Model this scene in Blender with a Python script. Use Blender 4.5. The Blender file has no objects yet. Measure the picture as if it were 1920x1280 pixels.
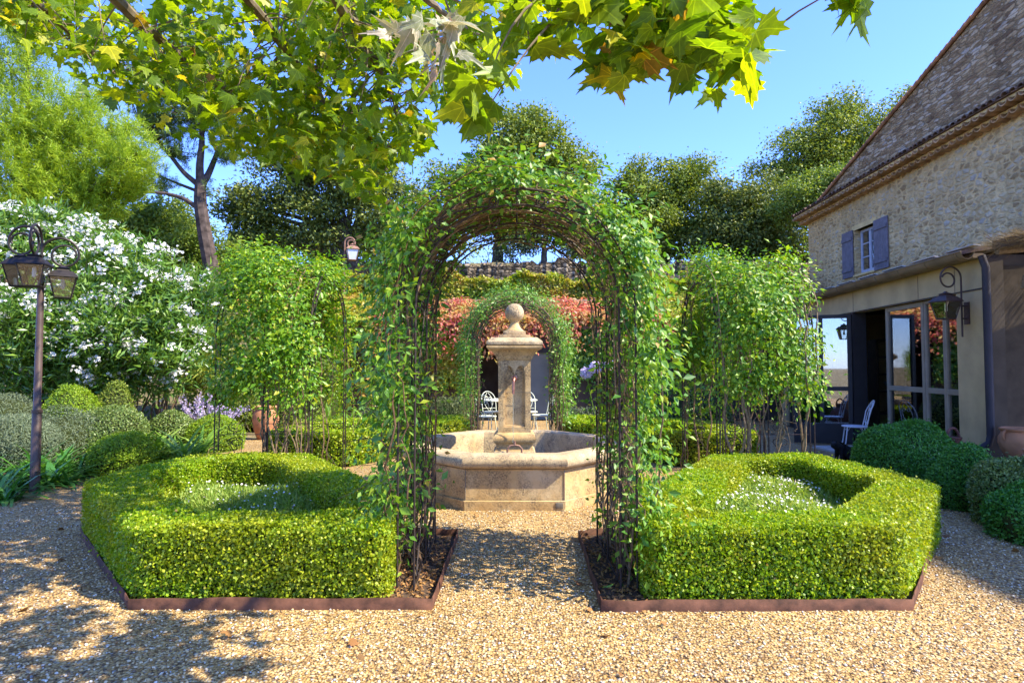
import bpy, bmesh, math, random
import numpy as np
from mathutils import Vector, Matrix

random.seed(7)
RNG = np.random.default_rng(11)
SC = bpy.context.scene
COL = SC.collection
R = math.radians
PI = math.pi

# ------------------------------------------------------------------ camera figures (photo is 1920 x 1280)
FPX = 1150.0
PITCH = R(2.24)
EYE = 1.5


def ray(px, py):
    u = (px - 960.0) / FPX
    v = (640.0 - py) / FPX
    c, s = math.cos(PITCH), math.sin(PITCH)
    return np.array([u, c - v * s, s + v * c])


def at(px, py, Y):
    """the point on the sight line of a photo pixel at distance Y ahead of the camera"""
    d = ray(px, py)
    return np.array([0, 0, EYE]) + d * (Y / d[1])


def sstep(t):
    t = np.clip(t, 0, 1)
    return t * t * (3 - 2 * t)


def ground_h(x, y):
    """height of the land: a flat garden, a bank along one side, terraces behind"""
    x = np.asarray(x, float)
    y = np.asarray(y, float)
    bank = 1.0 * sstep((-5.9 - x) / 5.5) * sstep((y - 3.5) / 4.0)
    side = sstep((-5.0 - x) / 4.0) * np.clip((y - 12.0) * 0.27, 0, 3.2)
    back = 3.5 * sstep((y - 18.9) / 1.2)
    left = np.maximum(bank, side + 0.0)
    h = np.maximum(np.maximum(left, back), 0)
    h = h + 1.0 * sstep((y - 24.0) / 0.8) + 1.3 * sstep((y - 25.05) / 0.25) + np.clip((y - 26) * 0.11, 0, 6.0)
    return h


def gh(x, y):
    return float(ground_h(x, y))


# ------------------------------------------------------------------ objects
def fast_mesh(name, V, Fs, smooth=False):
    me = bpy.data.meshes.new(name)
    V = np.ascontiguousarray(V, np.float32)
    Fs = [np.ascontiguousarray(f, np.int32) for f in (Fs if isinstance(Fs, list) else [Fs]) if len(f)]
    loops = np.concatenate([f.ravel() for f in Fs])
    tot = np.concatenate([np.full(len(f), f.shape[1], np.int32) for f in Fs])
    start = np.concatenate([[0], np.cumsum(tot)[:-1]]).astype(np.int32)
    me.vertices.add(len(V))
    me.vertices.foreach_set('co', V.ravel())
    me.loops.add(len(loops))
    me.loops.foreach_set('vertex_index', loops)
    me.polygons.add(len(tot))
    me.polygons.foreach_set('loop_start', start)
    if smooth:
        me.polygons.foreach_set('use_smooth', np.ones(len(tot), bool))
    me.update(calc_edges=True)
    return me


def add_obj(name, me, mat, parent=None):
    o = bpy.data.objects.new(name, me)
    COL.objects.link(o)
    if mat is not None:
        for m in (mat if isinstance(mat, (list, tuple)) else [mat]):
            me.materials.append(m)
    if parent is not None:
        o.parent = parent
    return o


def tag(o, label=None, cat=None, group=None, kind=None):
    if label:
        o['label'] = label
    if cat:
        o['category'] = cat
    if group:
        o['group'] = group
    if kind:
        o['kind'] = kind
    return o


def thing(name, label, cat, loc=(0, 0, 0), rz=0.0, group=None):
    o = bpy.data.objects.new(name, None)
    COL.objects.link(o)
    o.location = loc
    o.rotation_euler = (0, 0, rz)
    o.empty_display_size = 0.1
    return tag(o, label, cat, group)


def copy_tree(o, parent=None):
    c = o.copy()
    COL.objects.link(c)
    if parent is not None:
        c.parent = parent
    for ch in list(o.children):
        copy_tree(ch, c)
    return c


class MB:
    """collects shapes into one mesh"""

    def __init__(self):
        self.V, self.F, self.n = [], [], 0

    def add(self, V, F):
        V = np.asarray(V, float).reshape(-1, 3)
        self.V.append(V)
        self.F += [tuple(int(i) + self.n for i in f) for f in F]
        self.n += len(V)
        return self

    def box(self, c, s, rz=0.0, M=None):
        x, y, z = [k / 2 for k in s]
        P = np.array([[-x, -y, -z], [x, -y, -z], [x, y, -z], [-x, y, -z], [-x, -y, z], [x, -y, z], [x, y, z], [-x, y, z]])
        if rz:
            ca, sa = math.cos(rz), math.sin(rz)
            P = P @ np.array([[ca, sa, 0], [-sa, ca, 0], [0, 0, 1]])
        if M is not None:
            P = P @ np.array(M.to_3x3()).T
        P = P + np.array(c)
        return self.add(P, [(0, 3, 2, 1), (4, 5, 6, 7), (0, 1, 5, 4), (1, 2, 6, 5), (2, 3, 7, 6), (3, 0, 4, 7)])

    def span(self, a, b):
        a, b = np.array(a, float), np.array(b, float)
        return self.box((a + b) / 2, np.abs(b - a))

    def tube(self, path, r, n=6, caps=True, flat=1.0):
        P = np.asarray(path, float)
        k = len(P)
        r = np.broadcast_to(np.asarray(r, float), (k,))
        T = np.gradient(P, axis=0)
        T /= np.linalg.norm(T, axis=1)[:, None] + 1e-12
        a = np.array([0, 0, 1.0]) if abs(T[0][2]) < 0.9 else np.array([1.0, 0, 0])
        N = np.cross(T[0], a)
        N /= np.linalg.norm(N)
        rings = []
        for i in range(k):
            N = N - T[i] * np.dot(N, T[i])
            N /= np.linalg.norm(N) + 1e-12
            B = np.cross(T[i], N)
            ang = np.arange(n) * 2 * PI / n
            rings.append(P[i] + r[i] * (np.cos(ang)[:, None] * N + flat * np.sin(ang)[:, None] * B))
        V = np.concatenate(rings)
        F = []
        for i in range(k - 1):
            for j in range(n):
                j2 = (j + 1) % n
                F.append((i * n + j, i * n + j2, (i + 1) * n + j2, (i + 1) * n + j))
        if caps:
            F.append(tuple(range(n - 1, -1, -1)))
            F.append(tuple((k - 1) * n + j for j in range(n)))
        return self.add(V, F)

    def lathe(self, prof, n=24, c=(0, 0, 0), sq=False, caps=True, rot=0.0):
        """prof: (radius, z) from the bottom up; sq: n=4 turned so that the sides face x and y, radius = half side"""
        k = len(prof)
        if sq:
            n = 4
        ang = np.arange(n) * 2 * PI / n + (PI / 4 if sq else rot)
        f = math.sqrt(2) if sq else 1.0
        V = []
        for r, z in prof:
            V.append(np.stack([np.cos(ang) * r * f + c[0], np.sin(ang) * r * f + c[1], np.full(n, z + c[2])], 1))
        F = []
        for i in range(k - 1):
            for j in range(n):
                j2 = (j + 1) % n
                F.append((i * n + j, i * n + j2, (i + 1) * n + j2, (i + 1) * n + j))
        if caps:
            F.append(tuple(range(n - 1, -1, -1)))
            F.append(tuple((k - 1) * n + j for j in range(n)))
        return self.add(np.concatenate(V), F)

    def prism(self, poly, z0, z1):
        n = len(poly)
        P = np.array(poly, float)
        V = np.concatenate([np.c_[P, np.full(n, z0)], np.c_[P, np.full(n, z1)]])
        F = [tuple(range(n - 1, -1, -1)), tuple(range(n, 2 * n))]
        F += [(i, (i + 1) % n, n + (i + 1) % n, n + i) for i in range(n)]
        return self.add(V, F)

    def build(self, name, mat, parent=None, smooth=True, bevel=0.0, angle=38, segs=2):
        me = bpy.data.meshes.new(name)
        me.from_pydata(np.concatenate(self.V).tolist(), [], self.F)
        if bevel > 0:
            bm = bmesh.new()
            bm.from_mesh(me)
            ed = [e for e in bm.edges if len(e.link_faces) == 2 and e.calc_face_angle(0) > 0.5]
            bmesh.ops.bevel(bm, geom=ed, offset=bevel, segments=segs, profile=0.5, affect='EDGES', clamp_overlap=True)
            bm.to_mesh(me)
            bm.free()
        if smooth:
            me.polygons.foreach_set('use_smooth', np.ones(len(me.polygons), bool))
            me.set_sharp_from_angle(angle=R(angle))
        me.update()
        return add_obj(name, me, mat, parent)


# ------------------------------------------------------------------ leaves
def unit(a):
    return a / (np.linalg.norm(a, axis=-1, keepdims=True) + 1e-9)


# templates: points (along, across, up) and faces
T_FOLD = (np.array([[0, 0, 0], [.42, -.27, .07], [1, 0, -.04], [.42, .27, .07]]), np.array([[0, 1, 2], [0, 2, 3]]))
T_QUAD = (np.array([[0, 0, 0], [.5, -.34, .08], [1, 0, 0], [.5, .34, .08]]), np.array([[0, 1, 2, 3]]))
T_LONG = (np.array([[0, 0, 0], [.4, -.085, .03], [1, 0, -.10], [.4, .085, .03]]), np.array([[0, 1, 2, 3]]))
T_NEEDLE = (np.array([[0, -.025, 0], [0, .025, 0], [1, 0, 0]]), np.array([[0, 1, 2]]))
T_STRAP = (np.array([[0, -.03, 0], [0, .03, 0], [.35, -.04, .0], [.35, .04, .0], [.7, -.032, -.05], [.7, .032, -.05], [1, 0, -.2]]),
           [np.array([[0, 2, 3, 1], [2, 4, 5, 3]]), np.array([[4, 6, 5]])])
T_OVAL = (np.array([[0, 0, 0], [.25, -.22, .05], [.6, -.27, .05], [1, 0, -.07], [.6, .27, .05], [.25, .22, .05], [.5, 0, 0]]),
          np.array([[0, 1, 6], [1, 2, 6], [2, 3, 6], [3, 4, 6], [4, 5, 6], [5, 0, 6]]))
_pl = [(0, 0), (.02, -.16), (-.10, -.46), (.12, -.40), (.22, -.60), (.36, -.44), (.50, -.52), (.50, -.30), (.62, -.19), (.84, -.20), (.82, -.09), (1.06, 0)]
_pl = _pl + [(x, -y) for x, y in _pl[-2:0:-1]]
_plv = np.array([[x, y, 0.10 * abs(y) - 0.22 * max(0, x - .35) ** 2 - .25 * y * y] for x, y in _pl] + [[.38, 0, .02]])
T_PLANE = (_plv, np.array([[i, (i + 1) % len(_pl), len(_pl)] for i in range(len(_pl))]))
_fl = []
_ff = []
for _i in range(5):
    _a = _i * 2 * PI / 5
    _c, _s = math.cos(_a), math.sin(_a)
    _b = len(_fl)
    for x, y, z in ((0.04, 0, 0), (.32, -.2, .06), (.5, 0, .02), (.32, .2, .06)):
        _fl.append((x * _c - y * _s, x * _s + y * _c, z))
    _ff.append((_b, _b + 1, _b + 2, _b + 3))
T_FLOWER = (np.array(_fl), np.array(_ff))
T_DISC = (np.array([[.5 * math.cos(i * PI / 3), .5 * math.sin(i * PI / 3), .0] for i in range(6)]), np.array([[0, 1, 2, 3, 4, 5]]))


def leaf_geo(P, N, T, S, tmpl, curl=0.0, wid=1.0):
    """one leaf of the template at every point: N its upward side, T where it points, S its length"""
    tv, tf = tmpl
    N = unit(N)
    T = unit(T - (T * N).sum(1, keepdims=True) * N)
    B = np.cross(N, T)
    S = np.broadcast_to(np.asarray(S, float), (len(P),))[:, None, None]
    W = np.broadcast_to(np.asarray(wid, float), (len(P),))[:, None, None]
    loc = tv[None, :, :]
    z = loc[:, :, 2:3]
    if np.any(curl):
        cu = np.broadcast_to(np.asarray(curl, float), (len(P),))[:, None, None]
        z = z - cu * loc[:, :, 0:1] ** 2
    V = P[:, None, :] + S * (loc[:, :, 0:1] * T[:, None, :] + W * loc[:, :, 1:2] * B[:, None, :] + z * N[:, None, :])
    k = len(tv)
    off = (np.arange(len(P)) * k)[:, None, None]
    tfs = tf if isinstance(tf, list) else [tf]
    Fs = [(f[None] + off).reshape(-1, f.shape[1]) for f in tfs]
    return V.reshape(-1, 3), Fs


def leaf_obj(name, P, N, T, S, tmpl, mat, parent=None, curl=0.0, wid=1.0, base=(0, 0, 0), smooth=False, uv=False):
    V, Fs = leaf_geo(P, N, T, S, tmpl, curl, wid)
    me = fast_mesh(name, V - np.array(base), Fs, smooth)
    if uv:
        idx = np.concatenate([f.ravel() for f in Fs]) % len(tmpl[0])
        me.uv_layers.new(name='leaf').data.foreach_set('uv', np.ascontiguousarray(tmpl[0][idx, :2], np.float32).ravel())
    return add_obj(name, me, mat, parent)


def rnd_unit(n):
    return unit(RNG.normal(size=(n, 3)))


def poly_offset(poly, d):
    """inset of a counter-clockwise polygon"""
    P = np.array(poly, float)
    n = len(P)
    out = []
    for i in range(n):
        a, b, c = P[i - 1], P[i], P[(i + 1) % n]
        e1 = (b - a) / np.linalg.norm(b - a)
        e2 = (c - b) / np.linalg.norm(c - b)
        n1 = np.array([-e1[1], e1[0]])
        n2 = np.array([-e2[1], e2[0]])
        m = (n1 + n2)
        m = m / max(1e-6, np.dot(m, n1))
        out.append(b + m * d)
    return np.array(out)


def round_poly(poly, r, k=4):
    P = np.array(poly, float)
    n = len(P)
    out = []
    for i in range(n):
        a, b, c = P[i - 1], P[i], P[(i + 1) % n]
        la, lc = np.linalg.norm(a - b), np.linalg.norm(c - b)
        q = min(r, la * .45, lc * .45)
        p0, p2 = b + (a - b) / la * q, b + (c - b) / lc * q
        for t in np.linspace(0, 1, k):
            out.append((1 - t) ** 2 * p0 + 2 * t * (1 - t) * b + t * t * p2)
    return np.array(out)


def inside(poly, X):
    P = np.array(poly)
    x, y = X[:, 0], X[:, 1]
    c = np.zeros(len(X), bool)
    j = len(P) - 1
    for i in range(len(P)):
        xi, yi, xj, yj = P[i][0], P[i][1], P[j][0], P[j][1]
        hit = ((yi > y) != (yj > y)) & (x < (xj - xi) * (y - yi) / (yj - yi + 1e-12) + xi)
        c ^= hit
        j = i
    return c


def along(poly, n):
    """n random points on a closed polygon with outward normals (counter-clockwise polygon)"""
    P = np.array(poly)
    Q = np.roll(P, -1, axis=0)
    L = np.linalg.norm(Q - P, axis=1)
    i = RNG.choice(len(P), n, p=L / L.sum())
    t = RNG.random(n)[:, None]
    e = (Q - P)[i] / L[i][:, None]
    return P[i] + t * (Q - P)[i], np.stack([e[:, 1], -e[:, 0]], 1), L.sum()
# ------------------------------------------------------------------ materials
def new_mat(name):
    m = bpy.data.materials.new(name)
    m.use_nodes = True
    nt = m.node_tree
    nt.nodes.clear()
    return m, nt


def N_(nt, typ, **kw):
    n = nt.nodes.new(typ)
    for k, v in kw.items():
        setattr(n, k, v)
    return n


def ramp(nt, fac, stops, interp='LINEAR'):
    r = N_(nt, 'ShaderNodeValToRGB')
    r.color_ramp.interpolation = interp
    el = r.color_ramp.elements
    while len(el) > 1:
        el.remove(el[-1])
    el[0].position, el[0].color = stops[0][0], (*stops[0][1], 1)
    for p, c in stops[1:]:
        e = el.new(p)
        e.color = (*c, 1)
    nt.links.new(fac, r.inputs[0])
    return r.outputs[0]


def mixc(nt, a, b, fac, mode='MIX'):
    n = N_(nt, 'ShaderNodeMix', data_type='RGBA', blend_type=mode)
    for sock, v in ((n.inputs['Factor'], fac), (n.inputs[6], a), (n.inputs[7], b)):
        if hasattr(v, 'links'):
            nt.links.new(v, sock)
        elif isinstance(v, (int, float)):
            sock.default_value = v
        else:
            sock.default_value = (*v, 1)
    return n.outputs[2]


def coords(nt, scale=(1, 1, 1), kind='Object'):
    tc = N_(nt, 'ShaderNodeTexCoord')
    mp = N_(nt, 'ShaderNodeMapping')
    mp.inputs['Scale'].default_value = scale
    nt.links.new(tc.outputs[kind], mp.inputs[0])
    return mp.outputs[0]


def noise(nt, vec, scale, detail=4, rough=.55, dist=0.0):
    n = N_(nt, 'ShaderNodeTexNoise')
    n.inputs['Scale'].default_value = scale
    n.inputs['Detail'].default_value = detail
    n.inputs['Roughness'].default_value = rough
    n.inputs['Distortion'].default_value = dist
    nt.links.new(vec, n.inputs['Vector'])
    return n.outputs[0]


def voro(nt, vec, scale, feature='F1', rand=1.0):
    n = N_(nt, 'ShaderNodeTexVoronoi', feature=feature)
    n.inputs['Scale'].default_value = scale
    n.inputs['Randomness'].default_value = rand
    nt.links.new(vec, n.inputs['Vector'])
    return n


def math_(nt, op, a, b=0.0, clamp=False):
    n = N_(nt, 'ShaderNodeMath', operation=op, use_clamp=clamp)
    for s, v in ((n.inputs[0], a), (n.inputs[1], b)):
        if hasattr(v, 'links'):
            nt.links.new(v, s)
        else:
            s.default_value = v
    return n.outputs[0]


def bump(nt, h, strength=.5, dist=.01, prev=None):
    b = N_(nt, 'ShaderNodeBump')
    b.inputs['Strength'].default_value = strength
    b.inputs['Distance'].default_value = dist
    nt.links.new(h, b.inputs['Height'])
    if prev is not None:
        nt.links.new(prev, b.inputs['Normal'])
    return b.outputs[0]


def finish(nt, col, rough=.8, spec=.3, metal=0.0, nrm=None):
    p = N_(nt, 'ShaderNodeBsdfPrincipled')
    if hasattr(col, 'links'):
        nt.links.new(col, p.inputs['Base Color'])
    else:
        p.inputs['Base Color'].default_value = (*col, 1)
    if hasattr(rough, 'links'):
        nt.links.new(rough, p.inputs['Roughness'])
    else:
        p.inputs['Roughness'].default_value = rough
    p.inputs['Specular IOR Level'].default_value = spec
    p.inputs['Metallic'].default_value = metal
    if nrm is not None:
        nt.links.new(nrm, p.inputs['Normal'])
    o = N_(nt, 'ShaderNodeOutputMaterial')
    nt.links.new(p.outputs[0], o.inputs[0])
    return p


def leaf_mat(name, stops, trans=.35, tcol=(1.25, 1.15, .5), rough=.45, spec=.35, patch=None, patch_scale=.7, veins=False):
    """leaf: colour varies from leaf to leaf, light shines through it"""
    m, nt = new_mat(name)
    g = N_(nt, 'ShaderNodeNewGeometry')
    col = ramp(nt, g.outputs['Random Per Island'], stops)
    if patch is not None:
        v = coords(nt)
        f = ramp(nt, noise(nt, v, patch_scale, 3), [(.42, (0, 0, 0)), (.62, (1, 1, 1))])
        alt = ramp(nt, g.outputs['Random Per Island'], patch)
        col = mixc(nt, col, alt, f)
    if veins:
        # pale ribs fanning out from the stalk end of each leaf
        uv = N_(nt, 'ShaderNodeUVMap')
        sp = N_(nt, 'ShaderNodeSeparateXYZ')
        nt.links.new(uv.outputs[0], sp.inputs[0])
        ay = math_(nt, 'ABSOLUTE', sp.outputs[1])
        d = ay
        for ang in (44, 76):
            c, s = math.cos(R(ang)), math.sin(R(ang))
            q = math_(nt, 'ABSOLUTE', math_(nt, 'SUBTRACT', math_(nt, 'MULTIPLY', sp.outputs[0], s), math_(nt, 'MULTIPLY', ay, c)))
            d = math_(nt, 'MINIMUM', d, q)
        vm = ramp(nt, d, [(.008, (1, 1, 1)), (.022, (0, 0, 0))])
        col = mixc(nt, col, mixc(nt, col, (1.9, 1.7, 2.2), 1.0, 'MULTIPLY'), vm)
        blot = ramp(nt, noise(nt, coords(nt), 38, 5, .7), [(.35, (.72, .74, .7)), (.65, (1.1, 1.08, 1.0))])
        col = mixc(nt, col, blot, 1.0, 'MULTIPLY')
    p = N_(nt, 'ShaderNodeBsdfPrincipled')
    nt.links.new(col, p.inputs['Base Color'])
    p.inputs['Roughness'].default_value = rough
    p.inputs['Specular IOR Level'].default_value = spec
    t = N_(nt, 'ShaderNodeBsdfTranslucent')
    tc = mixc(nt, col, tcol, 1.0, 'MULTIPLY')
    nt.links.new(tc, t.inputs[0])
    mx = N_(nt, 'ShaderNodeMixShader')
    mx.inputs[0].default_value = trans
    nt.links.new(p.outputs[0], mx.inputs[1])
    nt.links.new(t.outputs[0], mx.inputs[2])
    o = N_(nt, 'ShaderNodeOutputMaterial')
    nt.links.new(mx.outputs[0], o.inputs[0])
    return m


def plain(name, col, rough=.6, spec=.4, metal=0.0, var=.25, scale=6.0, bmp=0.0, bscale=60.0):
    """painted or raw surface with slight unevenness"""
    m, nt = new_mat(name)
    v = coords(nt)
    f = noise(nt, v, scale, 5)
    c2 = tuple(k * (1 - var) for k in col)
    c3 = tuple(min(1, k * (1 + var)) for k in col)
    c = ramp(nt, f, [(.3, c2), (.7, c3)])
    nr = bump(nt, noise(nt, v, bscale, 4), bmp, .004) if bmp else None
    finish(nt, c, rough, spec, metal, nr)
    return m


M = {}
M['hedge'] = leaf_mat('box_leaf', [(0, (.11, .23, .006)), (.4, (.23, .39, .008)), (.8, (.36, .495, .012)), (.975, (.50, .56, .04)), (1, (.30, .20, .06))], .4, rough=.42, spec=.4,
                      patch=[(0, (.17, .23, .008)), (.5, (.31, .40, .01)), (1, (.48, .49, .03))], patch_scale=1.6)
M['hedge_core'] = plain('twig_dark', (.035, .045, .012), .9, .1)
M['vine'] = leaf_mat('climber_leaf', [(0, (.055, .17, .018)), (.5, (.12, .28, .026)), (.85, (.22, .37, .03)), (.975, (.34, .44, .04)), (1, (.42, .24, .06))], .4, rough=.45, spec=.5)
M['vine_light'] = leaf_mat('climber_leaf_light', [(0, (.075, .21, .012)), (.5, (.16, .34, .015)), (.9, (.31, .46, .018)), (1, (.46, .46, .04))], .42, rough=.42, spec=.5)
M['vine_far'] = leaf_mat('climber_leaf_dense', [(0, (.07, .20, .025)), (.6, (.14, .31, .035)), (1, (.26, .40, .05))], .38, rough=.4, spec=.5)
M['plane'] = leaf_mat('plane_tree_leaf', [(0, (.085, .17, .008)), (.5, (.165, .265, .010)), (.9, (.28, .36, .012)), (.97, (.46, .44, .015)), (.99, (.45, .33, .05)), (1, (.22, .10, .03))],
                      .52, tcol=(1.6, 1.5, .25), rough=.42, spec=.35, veins=True)
M['pale_leaf'] = leaf_mat('bleached_leaf', [(0, (.26, .30, .17)), (.4, (.40, .40, .27)), (.7, (.50, .45, .35)), (1, (.42, .28, .20))], .35, tcol=(1.1, 1.05, .7), rough=.5, veins=True)
M['pine'] = leaf_mat('pine_needle', [(0, (.17, .29, .012)), (.6, (.29, .42, .015)), (1, (.42, .50, .03))], .38, rough=.5, spec=.3)
M['pine_dark'] = leaf_mat('old_pine_needle', [(0, (.06, .12, .02)), (.6, (.12, .2, .03)), (1, (.2, .27, .05))], .3, rough=.5, spec=.3)
M['oak'] = leaf_mat('evergreen_oak_leaf', [(0, (.06, .10, .018)), (.6, (.14, .19, .03)), (1, (.30, .33, .07))], .34, rough=.5, spec=.4)
M['oak_mid'] = leaf_mat('oak_leaf', [(0, (.095, .155, .018)), (.6, (.19, .26, .03)), (1, (.35, .39, .06))], .38, rough=.5, spec=.35)
M['oak_light'] = leaf_mat('young_oak_leaf', [(0, (.09, .16, .02)), (.6, (.17, .26, .03)), (1, (.30, .36, .05))], .4, rough=.45, spec=.4)
M['olive'] = leaf_mat('grey_green_leaf', [(0, (.07, .10, .035)), (.6, (.13, .17, .06)), (1, (.22, .26, .10))], .28, rough=.5, spec=.4)
M['cypress'] = leaf_mat('cypress_scale_leaf', [(0, (.04, .10, .02)), (1, (.11, .2, .035))], .25)
M['oleander'] = leaf_mat('oleander_leaf', [(0, (.06, .15, .02)), (.6, (.12, .25, .03)), (1, (.24, .36, .05))], .36, rough=.35, spec=.5)
M['white_flower'] = leaf_mat('white_petal', [(0, (.78, .76, .70)), (1, (.86, .85, .83))], .3, tcol=(1, 1, .95), rough=.6, spec=.2)
M['daisy_white'] = leaf_mat('daisy_petal', [(0, (.80, .78, .74)), (.8, (.85, .84, .82)), (1, (.72, .45, .5))], .2, tcol=(1, 1, 1), rough=.6, spec=.2)
M['feather'] = leaf_mat('fine_bed_leaf', [(0, (.18, .31, .04)), (.6, (.31, .45, .08)), (1, (.48, .55, .16))], .42, rough=.5)
M['ball_dark'] = leaf_mat('clipped_dark_leaf', [(0, (.04, .16, .018)), (.6, (.08, .27, .03)), (1, (.16, .37, .05))], .32, rough=.38, spec=.45)
M['ball_olive'] = leaf_mat('clipped_olive_leaf', [(0, (.08, .14, .03)), (.6, (.16, .24, .05)), (1, (.32, .38, .11))], .3, rough=.38, spec=.45)
M['ball_lime'] = leaf_mat('clipped_lime_leaf', [(0, (.12, .23, .010)), (.6, (.22, .35, .012)), (1, (.36, .46, .03))], .36, rough=.45, spec=.35)
M['santolina'] = leaf_mat('silver_leaf', [(0, (.10, .145, .085)), (.6, (.17, .22, .13)), (1, (.28, .33, .21))], .25, rough=.6, spec=.2)
M['strap'] = leaf_mat('strap_leaf', [(0, (.04, .14, .02)), (.6, (.08, .24, .03)), (1, (.17, .34, .05))], .32, rough=.32, spec=.6)
M['strap_light'] = leaf_mat('pale_strap_leaf', [(0, (.12, .26, .03)), (.6, (.22, .38, .045)), (1, (.36, .48, .09))], .4, rough=.35, spec=.5)
M['juniper'] = leaf_mat('yellow_green_spray', [(0, (.12, .18, .02)), (.6, (.22, .28, .03)), (1, (.33, .36, .05))], .35, rough=.5)
M['creeper_red'] = leaf_mat('red_creeper_leaf', [(0, (.34, .06, .05)), (.35, (.56, .14, .11)), (.7, (.62, .27, .16)), (1, (.56, .44, .10))], .42, tcol=(1.3, .85, .7), rough=.45, spec=.35,
                            patch=[(0, (.30, .34, .05)), (.5, (.55, .28, .12)), (1, (.50, .48, .08))], patch_scale=.9)
M['creeper_green'] = leaf_mat('green_creeper_leaf', [(0, (.15, .25, .015)), (.6, (.30, .40, .02)), (1, (.48, .48, .04))], .4, tcol=(1.2, 1.1, .4), rough=.42, spec=.4,
                              patch=[(0, (.33, .32, .025)), (.6, (.46, .41, .03)), (1, (.56, .22, .08))], patch_scale=.9)
M['lilac'] = leaf_mat('lilac_floret', [(0, (.60, .52, .76)), (1, (.80, .73, .88))], .3, tcol=(1, 1, 1.1), rough=.6, spec=.2)
M['purple'] = leaf_mat('violet_floret', [(0, (.42, .34, .55)), (1, (.62, .55, .72))], .3, tcol=(1, 1, 1.05), rough=.6, spec=.2)
M['dead'] = leaf_mat('dry_leaf', [(0, (.22, .09, .03)), (1, (.45, .25, .08))], .2, rough=.7)

M['stem'] = plain('vine_stem', (.20, .135, .075), .8, .2, var=.45, scale=30, bmp=.4)
M['stem_red'] = plain('young_vine_stem', (.13, .075, .04), .75, .25, var=.4, scale=30, bmp=.4)
M['bark'] = plain('grey_bark', (.10, .085, .065), .9, .15, var=.5, scale=9, bmp=.8, bscale=25)
M['bark_pine'] = plain('pine_bark', (.075, .055, .045), .9, .15, var=.5, scale=7, bmp=.9, bscale=18)
M['bark_plane'] = plain('plane_bark', (.17, .13, .08), .85, .2, var=.45, scale=14, bmp=.6, bscale=30)
M['iron'] = plain('rusted_iron', (.035, .022, .017), .6, .4, metal=.2, var=.45, scale=40, bmp=.3, bscale=200)
M['corten'] = plain('weathered_steel', (.095, .040, .022), .8, .25, var=.6, scale=11, bmp=.4, bscale=60)
M['lamp_iron'] = plain('dark_lamp_iron', (.022, .016, .014), .5, .45, metal=.3, var=.35, scale=18, bmp=.2, bscale=120)
M['post_brown'] = plain('brown_post_paint', (.075, .045, .036), .5, .45, var=.3, scale=7, bmp=.15, bscale=120)
M['rust_light'] = plain('rusty_lamp_iron', (.26, .14, .09), .7, .3, var=.3, scale=20)
M['white_iron'] = plain('cream_painted_iron', (.66, .68, .52), .5, .4, var=.12, scale=18, bmp=.15, bscale=150)
M['white_iron2'] = plain('pale_painted_iron', (.62, .60, .62), .5, .4, var=.12, scale=18, bmp=.15, bscale=150)
M['lamp_brown'] = plain('brown_lantern_iron', (.075, .045, .036), .55, .4, metal=.3, var=.35, scale=18, bmp=.2, bscale=120)
M['copper'] = plain('copper_pipe', (.45, .19, .12), .35, .5, metal=.8, var=.3, scale=25)
M['terracotta'] = plain('terracotta', (.46, .20, .095), .8, .25, var=.3, scale=5, bmp=.35, bscale=35)
M['rust_pot'] = plain('rusty_jug_metal', (.17, .065, .045), .7, .35, metal=.1, var=.45, scale=9, bmp=.4, bscale=50)
M['black_fur'] = plain('black_fur', (.006, .006, .007), .7, .3, var=.3, scale=20, bmp=.6, bscale=140)
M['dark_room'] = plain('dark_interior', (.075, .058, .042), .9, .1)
M['dark_frame'] = plain('dark_door_frame', (.030, .025, .024), .5, .4, var=.2, scale=6)
M['taupe_frame'] = plain('taupe_window_frame', (.26, .21, .15), .5, .4, var=.15, scale=6)
M['panel'] = plain('taupe_facade_panel', (.47, .34, .17), .6, .35, var=.20, scale=2.2, bmp=.15, bscale=70)
M['gutter'] = plain('bronze_gutter', (.21, .145, .075), .5, .5, metal=.2, var=.3, scale=3)
M['pipe_blue'] = plain('slate_downpipe', (.034, .028, .036), .6, .4, metal=.1, var=.25, scale=4)
M['grey_wall'] = plain('slate_render', (.080, .062, .045), .85, .2, var=.3, scale=2.5, bmp=.3, bscale=30)
M['shutter'] = plain('blue_grey_shutter_paint', (.165, .145, .165), .6, .35, var=.22, scale=9)
M['win_frame'] = plain('pale_window_paint', (.42, .43, .50), .55, .35, var=.1)
M['tile'] = plain('roman_roof_tile', (.34, .17, .09), .85, .2, var=.6, scale=2.2, bmp=.5, bscale=30)
M['cornice_tile'] = plain('ochre_cornice_tile', (.42, .25, .12), .85, .2, var=.55, scale=3.2, bmp=.4, bscale=30)
M['tile_old'] = plain('weathered_roof_tile', (.16, .10, .07), .9, .2, var=.6, scale=6, bmp=.5, bscale=30)
M['mortar'] = plain('ochre_mortar', (.70, .50, .22), .9, .15, var=.2, scale=4, bmp=.4, bscale=25)
M['slab'] = plain('pale_paving', (.40, .37, .33), .85, .2, var=.2, scale=4, bmp=.3, bscale=40)
M['soil'] = plain('dark_soil', (.085, .055, .038), .95, .1, var=.6, scale=28, bmp=1.0, bscale=55)
M['cushion'] = plain('pale_upholstery', (.5, .5, .44), .9, .1, var=.1, bmp=.2)
M['wood_dark'] = plain('dark_wood', (.06, .04, .028), .6, .35, var=.35, scale=8)
M['zinc'] = plain('grey_green_door_paint', (.16, .18, .16), .55, .4, var=.2, scale=1.5)
M['bulb'] = plain('milky_bulb', (.75, .75, .72), .3, .5, var=.03)
M['plaque'] = plain('stone_plaque', (.16, .14, .11), .6, .4, var=.2, scale=30)
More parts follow.
